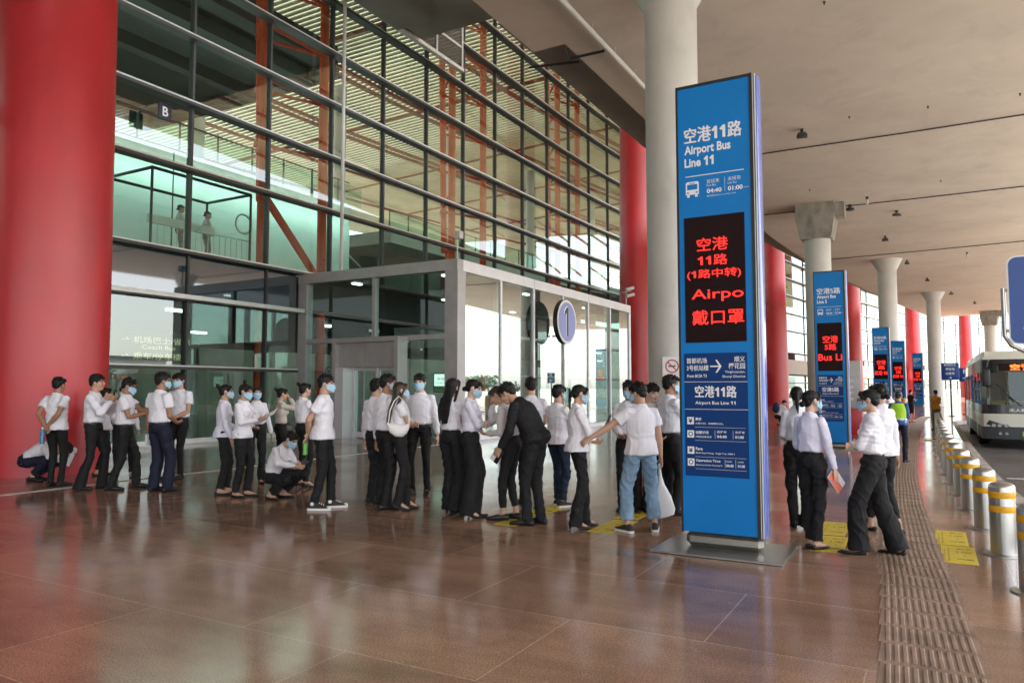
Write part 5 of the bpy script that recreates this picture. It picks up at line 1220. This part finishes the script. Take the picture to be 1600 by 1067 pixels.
def slab_item(P, i, name, w_, h_, th, m, label, cat, mix=(.6, .4), m2=None, off=.04):
    C, hd, pn, sa = hand_frame(P, i); Y = unit(hd*mix[0]+sa*mix[1]); X = unit(Y.cross(pn)); Z = unit(X.cross(Y))
    o = oriented(lambda g: g.box(-w_/2, w_/2, -h_*.3, h_*.7, -th/2, th/2), name, M[m], C+Z*.0, X, Y, Z, label, cat, bev=.002)
    if m2: g = MB(); g.box(-w_/2+.002, w_/2*.1, -h_*.3+.002, h_*.7-.002, th/2+.0004, th/2+.0012); g.box(-w_/2+.002, w_/2*.1, -h_*.3+.002, h_*.7-.002, -th/2-.0012, -th/2-.0004); g.build('cover_band', M[m2], o)
    return o
# ---------------------------------------------------------------- the cast, left to right
QG = 'people waiting in white shirts'
st = lambda a, b, da=10, db=10: ((a[0], a[1], da), (b[0], b[1], db))
P = person('squatting man in white shirt and navy trousers bent over beside the huge red column', 42, 751, H=1.72, face=85, sleeve='long', tuck=False, bottom='navycloth', hair='short', mask=False, squat=.34, lean=72,
           stance=st((-.10, .06), (.10, .12)), arms=(('W', -.10, .62, .42), ('W', .12, .60, .40)), headpitch=18, poles=((-1, 0, .3), (1, .2, .3)), group=QG)
slab_item(P, 1, 'paper_sheet', .21, .29, .006, 'paper', 'white papers held low by the squatting man at the red column', 'paper', (.8, .2))
P = person('man seen from behind with a blue bottle behind his back, beside the red column', 84, 760, 588, face=12, sleeve='short', tuck=False, fit='slim', hair='short', mask=False, arms=('behind', 'behind'), skin='skin_tan', group=QG, stance=st((-.07, 0), (.07, .05)))
bottle(P, 1, 'blue drink bottle held behind the back of the man at the red column', 'bluebottle')
P = person('woman with raised hand, half hidden behind the man with sleeves in profile', 160, 742, 603, face=55, sex='f', sleeve='short', tuck=False, fit='slim', hem=.12, hair='lowbun', mask=False, arms=('phone', 'face'), shoes='flat', group=QG, stance=st((-.08, .0), (.08, -.12)))
P = person('man in long sleeved white shirt reading his phone in profile, before the red column', 143, 764, 582, face=78, tuck=True, fit='boot', hair='short', mask=False, arms=('phone_up', 'phone_up'), belt=True, group=QG, stance=st((-.12, .10), (.12, -.14)), hem=.01)
phone(P, 1, 'phone in the hand of the long sleeved man before the red column')
P = person('masked woman in cropped black trousers looking out behind the man with glasses', 190, 747, 603, face=160, sex='f', tuck=True, fit='slim', hem=.12, hair='lowbun', shoes='heel', arms=('down', 'low'), group=QG, stance=st((-.16, .0), (.08, .05)), side=.0)
P = person('man with glasses and mask looking at his phone, short sleeves, legs apart', 192, 764, 587, face=72, sleeve='short', tuck=True, fit='straight', hair='short', headpitch=14, arms=(('W', .05, .42, 1.18), 'phone'), skin='skin_tan', belt=True, glasses=True, group=QG, stance=st((-.12, .16), (.12, -.16)))
phone(P, 1, 'phone held out by the masked man with glasses')
P = person('sturdy man in navy trousers seen from behind, mask strap at his ear', 246, 768, 580, face=28, sleeve='short', tuck=True, bottom='navycloth', fit='loose', hair='short', headyaw=22, arms=('down', 'low'), skin='skin_tan', belt=True, group=QG, stance=st((-.11, 0, ), (.13, .06)))
slab_item(P, 0, 'tissue_pack', .14, .17, .03, 'paper', 'blue and white pack held by the sturdy man in navy trousers', 'packet', (.9, 0), 'bluebottle')
P = person('man facing the camera in mask and open collar, hands joined on a phone', 277, 748, 582, face=196, sleeve='short', tuck=True, fit='slim', hair='fringe', arms=('low', 'low'), group=QG, belt=True, stance=st((-.06, 0), (.09, .1)))
phone(P, 0, 'phone held low by the man facing the camera near the glass front')
P = person('woman with a bun at the back and long untucked blouse, first of the bun group', 347, 772, 598, face=70, sex='f', top='shirt_lav', tuck=False, fit='straight', hem=.10, hair='bun', arms=('low', 'down_fwd'), shoes='flat', group=QG, stance=st((-.07, .06), (.07, -.04)))
phone(P, 1, 'phone hanging in the hand of the woman with the untucked blouse')
P = person('masked woman half hidden behind the woman reading papers, badge on her shirt', 398, 755, 601, face=150, sex='f', tuck=True, fit='straight', hem=.06, hair='lowbun', arms=('down', 'low'), shoes='flat', group=QG)
P = person('woman with a top bun and mask reading papers, white blouse hanging loose', 377, 776, 597, face=98, sex='f', tuck=False, fit='straight', hem=.09, hair='topbun', headpitch=10, arms=('phone', 'phone'), shoes='flat', group=QG, stance=st((-.07, .05), (.08, -.06)))
slab_item(P, 0, 'paper_sheet', .15, .24, .006, 'paper', 'papers read by the woman with the top bun', 'paper', (.9, .1))
P = person('woman in a beige jacket with a bun lifting a hand to her face', 437, 748, 604, face=62, sex='f', top='beige', tuck=True, fit='wide', hair='bun', mask=False, arms=('down', 'face'), shoes='flat', group=QG)
g = MB(); C = P['M'] @ (P['nb']+V((-.17, .10, -.48))); g.ell((0, 0, 0), .05, .14, .12); g.tube([(0, -.10, .08), (0, -.05, .45), (.03, .02, .55)], .012, 8); o = g.build('handbag', M['black'], None, 40); o.location = C; o.rotation_euler = (0, 0, -R(62)); tag(o, 'black handbag on the arm of the woman in the beige jacket', 'bag')
P = person('squatting woman in mask with a phone in front of the beige jacket', 424, 778, H=1.66, face=112, sex='f', tuck=False, hair='lowbun', squat=.33, lean=32, headpitch=4, arms=(('W', .02, .50, .52), ('W', .13, .53, .50)), shoes='flat', group=QG, stance=st((-.12, .10), (.12, .06)), poles=((-.6, -.3, -.6), (.9, 0, -.3)), hem=.05)
phone(P, 1, 'phone in the hands of the squatting woman')
P = person('woman with a bun seen behind the man in canvas shoes, holding a drink', 472, 762, 600, face=40, sex='f', tuck=True, fit='slim', hem=.12, hair='bun', mask=False, arms=('low', 'phone'), shoes='heel', group=QG)
bottle(P, 0, 'small tea bottle held by the woman behind the man in canvas shoes', 'hair_brown')
P = person('young man in white T shirt and canvas shoes holding a green bottle behind him', 503, 795, 583, face=82, top='tee', sleeve='short', tuck=False, fit='straight', hem=.10, hair='fringe', arms=('behind', 'behind'), shoes='canvas', collar=False, group=QG, stance=st((-.09, .10), (.09, -.09)), skin='skin')
bottle(P, 1, 'green drink bottle held behind the young man in canvas shoes', 'greenbottle')
P = person('man mostly hidden behind the long sleeved man at the entrance doors', 585, 786, 590, face=45, tuck=True, hair='short', mask=True, arms=('down', 'down'), group=QG)
P = person('man in long sleeves with hanging arm, seen from behind in front of the doors', 601, 794, 583, face=52, tuck=True, fit='straight', hair='short', headyaw=18, arms=('down', 'down'), skin='skin_tan', group=QG, stance=st((-.08, .08), (.08, -.05)))
P = person('long haired woman in T shirt with a white shoulder bag and crossed arms', 622, 797, 599, face=72, sex='f', top='tee', sleeve='short', tuck=True, fit='straight', hem=.07, hair='long', arms=('crossed', 'crossed'), shoes='heel', collar=False, group=QG, haircol='hair_brown', stance=st((-.06, .12), (.06, -.02)))
g = MB(); g.loft([(V((0, y, zc_)), V((.028*k_+.012, 0, 0)), V((0, 0, h_))) for y, zc_, h_, k_ in [(a*.8, b*.8, c*.85, k) for a, b, c, k in ((-.19, .06, .03, .2), (-.15, .01, .07, .8), (-.06, -.03, .095, 1), (.05, -.04, .09, 1), (.12, -.01, .07, .8), (.155, .03, .035, .3))]], 18)
g.tube([(.0, -.14, .05), (.0, -.12, .22), (-.05, -.06, .34), (-.06, .0, .40), (-.06, .06, .34), (-.01, .12, .22), (0, .12, .03)], .007, 8)
o = g.build('shoulder_bag', M['whitebag'], None, 50); C = P['M'] @ V((.215, -.03, 1.05)); o.location = C; o.rotation_euler = (0, 0, -R(72)); tag(o, 'white crescent shoulder bag on the long haired woman', 'bag')
P = person('man in blue mask facing the camera with buttoned white shirt, before the notice', 655, 772, 582, face=188, tuck=True, fit='slim', hair='side', arms=('down', 'low'), belt=True, group=QG, stance=st((-.13, .05), (.10, .0)), skin='skin_pale')
P = person('long haired woman in wide trousers seen from behind, arms folded, leaning in', 704, 803, 593, face=38, sex='f', sleeve='short', tuck=True, fit='wide', hem=.05, hair='long', mask=False, arms=('crossed', 'crossed'), shoes='heel', headroll=8, group=QG, stance=st((-.06, .04), (.07, .0)))
P = person('tall masked woman in wide black trousers with folded arms looking down', 735, 808, 594, face=96, sex='f', top='shirt_lav', tuck=True, fit='wide', hem=.05, hair='lowbun', headpitch=16, arms=('crossed', 'crossed'), shoes='heel', group=QG, stance=st((-.06, .02), (.06, -.03)), skin='skin_pale')
P = person('man seen from behind in short sleeves, beyond the man in the black suit', 830, 786, 588, face=-6, sleeve='short', tuck=True, fit='straight', hair='fringe', mask=False, arms=('low', 'low'), group=QG)
P = person('woman with cropped trousers bending over her phone behind the black suit', 800, 812, H=1.62, face=-72, sex='f', top='greyshirt', tuck=True, fit='slim', hem=.16, hair='lowbun', mask=False, lean=16, headpitch=22, arms=('phone', 'face'), shoes='dress', haircol='hair_brown', group=QG, stance=st((-.06, .10), (.08, -.03)))
phone(P, 0, 'phone held out by the woman beside the black suit')
P = person('man in a black suit bending forward with a notebook', 838, 820, H=1.74, face=-62, top='suit', tuck=-.20, bottom='suit', fit='straight', hair='fringe', mask=False, lean=35, headpitch=0, arms=(('W', -.20, .36, .86), ('W', .14, .42, 1.02)), group=QG, stance=st((-.08, .07), (.09, -.02)), side=.0)
slab_item(P, 0, 'notebook', .11, .18, .022, 'black', 'black notebook in the hand of the man in the black suit', 'notebook', (1, 0), 'paper')
P = person('man in dark jeans and white sneakers seen half from behind', 872, 791, 600, face=48, tuck=False, bottom='darkdenim', fit='straight', hem=.10, hair='fringe', arms=('phone', 'phone'), shoes='sneaker', group=QG, stance=st((-.08, .08), (.10, -.02)))
P = person('woman in mask holding a phone while her arm is touched, loose blouse', 903, 825, 603, face=80, sex='f', tuck=False, fit='boot', hem=.04, hair='lowbun', headpitch=12, arms=('low', 'phone'), shoes='heel', group=QG, stance=st((-.09, .10), (.07, -.06)))
phone(P, 1, 'phone held up by the woman whose arm is touched')
P = person('masked man facing the camera, half hidden behind the man in light jeans', 985, 798, 593, face=200, tuck=True, hair='short', arms=('down', 'low'), group=QG, skin='skin_tan')
P = person('man without mask in greyish shirt looking down at a dark wallet', 1018, 799, 597, face=150, top='greyshirt', tuck=True, fit='straight', hair='fringe', mask=False, headpitch=10, arms=('low', 'low'), group=QG, skin='skin_pale')
slab_item(P, 0, 'wallet', .10, .17, .02, 'phoneglass', 'dark wallet held low by the man without mask', 'wallet')
P = person('man with folded arms and papers standing beside the big totem', 1048, 803, 584, face=70, sleeve='short', tuck=True, fit='straight', hair='short', arms=('crossed', 'crossed'), belt=True, group=QG, skin='skin_tan')
slab_item(P, 0, 'paper_sheet', .16, .24, .006, 'paper', 'white papers in the folded arms beside the big totem', 'paper', (.2, .8))
P = person('man in light blue jeans and glasses reaching out to the woman beside him', 1003, 831, 594, face=-18, sleeve='short', tuck=False, bottom='denim', fit='loose', hem=.14, hair='fringe', headyaw=-32, headpitch=6, arms=(('W', -.60, .22, 1.03), 'down'), shoes='sneaker', glasses=True, group=QG, stance=st((-.17, .02, ), (.17, .0), 15, 30), skin='skin', poles=((-.2, -.5, -1), None))
C, hd, pn, sa = hand_frame(P, 1)
g = MB(); g.tube([(0, 0, 0), (.01, 0, -.14), (.02, .01, -.26)], [.012, .02, .05], 8)
g.loft([(V((.02, .0, -.24)), V((.045, 0, 0)), V((0, .035, 0))), (V((.03, 0, -.36)), V((.10, 0, 0)), V((0, .05, 0))), (V((.05, .01, -.50)), V((.125, 0, 0)), V((0, .055, 0))), (V((.06, .01, -.58)), V((.10, 0, .025)), V((0, .04, 0)))], 16)
o = g.build('carrier_bag', M['plasticbag'], None, 50); o.location = C; tag(o, 'thin white carrier bag hanging from the hand of the man in light jeans', 'bag')
# right of the totem
P = person('woman with a ponytail mostly hidden behind the woman with the salmon booklet', 1250, 826, 606, face=20, sex='f', tuck=True, fit='straight', hair='ponytail', mask=False, arms=('low', 'low'), shoes='heel', group=QG, stance=st((-.06, 0), (.06, -.05)))
P = person('woman seen from behind in straight black trousers holding a salmon booklet', 1271, 857, 607, face=54, sex='f', top='shirt_lav', tuck=True, fit='straight', hem=.10, hair='lowbun', headyaw=26, arms=('low', 'down'), shoes='flat', group=QG, stance=st((-.05, .03), (.05, -.02)), skin='skin_pale')
slab_item(P, 1, 'booklet', .15, .20, .012, 'paper', 'salmon and white booklet in the hand of the woman at the big totem', 'booklet', (.8, .5), 'salmon')
P = person('person in white shirt and cropped black trousers behind the striding woman', 1386, 832, H=1.62, face=-25, sex='f', tuck=False, fit='slim', hem=.16, hair='lowbun', mask=False, arms=('low', 'down'), shoes='flat', group=QG, stance=st((-.05, .18), (.07, -.10)), side=-.04)
P = person('striding woman in very wide black trousers with folded arms and a bun', 1369, 866, 601, face=-58, sex='f', top='shirt', tuck=True, fit='wide', hem=.05, hair='bun', arms=('crossed', 'crossed'), shoes='flat', glasses=True, group=QG, stance=st((-.09, .15), (.09, -.20)), headpitch=4)
P = person('person in white with arm raised near the yellow and white post', 1382, 716, 604, face=60, tuck=False, hair='short', mask=False, arms=('down', 'face'), group=QG)
P = person('worker in a lime safety vest over blue sleeves and a black cap', 1407, 722, 612, face=40, top='bluecloth', tuck=False, bottom='navycloth', hair='cap', arms=('low', 'low'), cat='person')
g = MB(); s_ = P['s']; rg = []
for q in (-.08, .0, .1, .25, .4, .55, .7, .84, .93): c, (r_, f_, u_) = P['at'](q); x, y = P['pr'](q); rg.append((c, r_*(min(x, .168)+.024)*s_, f_*(y+.026)*s_))
g.loft(rg, 20); P['part']('safety_vest', g, M['hivis'], P['vc'], 2, wr=.004)
g = MB()
for q in (.02, .16): c, (r_, f_, u_) = P['at'](q); x, y = P['pr'](q); g.loft([(c-u_*.025*s_, r_*(min(x, .168)+.030)*s_, f_*(y+.032)*s_), (c+u_*.025*s_, r_*(min(x, .168)+.030)*s_, f_*(y+.032)*s_)], 24)
o = g.build('reflective_band', M['refl'], P['root'], 40)
P = person('far woman in a black knee length dress with a phone', 1424, 660, 618, face=70, sex='f', top='suit', sleeve='short', tuck=False, bottom='suit', hair='lowbun', mask=False, arms=('phone', 'phone'), shoes='flat', skirt=True, collar=False)
P = person('far person in an orange top seen from behind by the last bollards', 1464, 672, 615, face=5, sex='f', top='orangecloth', sleeve='short', tuck=False, bottom='greycloth', fit='loose', hair='lowbun', mask=False, arms=('low', 'phone'), shoes='dress', collar=False)
P = person('crouching man with a backpack below the red column, seen right of the big totem', 1216, 664, H=1.75, face=70, top='shirt', sleeve='short', tuck=False, squat=.36, lean=30, hair='short', mask=False, arms=(('W', -.05, .5, .55), ('W', .08, .5, .55)), group=QG, stance=st((-.1, .08), (.1, .1)), hem=.05)
g = MB(); g.ell((0, 0, 0), .17, .12, .24); g.ell((0, -.10, -.06), .12, .05, .13); o = g.build('backpack', M['seat'], None, 50); c, (r_, f_, u_) = P['at'](.55); o.location = P['M'] @ (c-f_*.22); o.rotation_euler = (0, 0, -R(70)); tag(o, 'dark backpack on the crouching man', 'backpack')
# two uniformed guards on the glass-fronted upper floor
gb = F(-1.9, -4.0, 5.6)
for k, (t, lb) in enumerate(((-2.75, 'uniformed figure on the upper floor behind the glass, left of two'), (-1.75, 'uniformed figure on the upper floor behind the glass, right of two'))):
    person(lb, 0, 0, H=1.85, face=60, top='greyshirt', tuck=True, bottom='greycloth', hair='cap', mask=False, arms=('down', 'down'), pos=F(t, -2.4, 5.56), fine=.02, group='guards behind the glass')
bake_people()
root = empty('guard_stand', F(-2.3, -2.4, 5.4), ROTZ, 'black framed stand with railing around the two figures behind the glass', 'stand')
g = MB()
for x, y in ((-1.1, -2.2), (-1.1, 1.4), (1.1, -2.2), (1.1, 1.4)): g.tube([(x, y, .1), (x, y, 2.6)], .04, 8)
for a, b in (((-1.1, -2.2), (-1.1, 1.4)), ((1.1, -2.2), (1.1, 1.4)), ((-1.1, -2.2), (1.1, -2.2)), ((-1.1, 1.4), (1.1, 1.4))): g.tube([(a[0], a[1], 2.6), (b[0], b[1], 2.6)], .05, 8)
g.build('frame', M['black'], root)
g = MB(); g.box(-1.2, 1.2, -2.3, 2.2, -.1, .1); g.build('platform', M['frame'], root)
g = MB()
for y in [-2.1+.22*i for i in range(17)]: g.tube([(.95, y, .1), (.95, y, 1.0)], .015, 6)
g.box(.9, 1.0, -2.2, .1, 1.0, 1.25); g.tube([(.95, .1, 1.05), (.95, 1.7, 1.05)], .02, 6)
g.tube([(.95, 1.25+.32*math.cos(a), 1.6+.32*math.sin(a)) for a in [2*math.pi*i/24 for i in range(25)]], .03, 8); g.build('railing', M['silver'], root, 40)
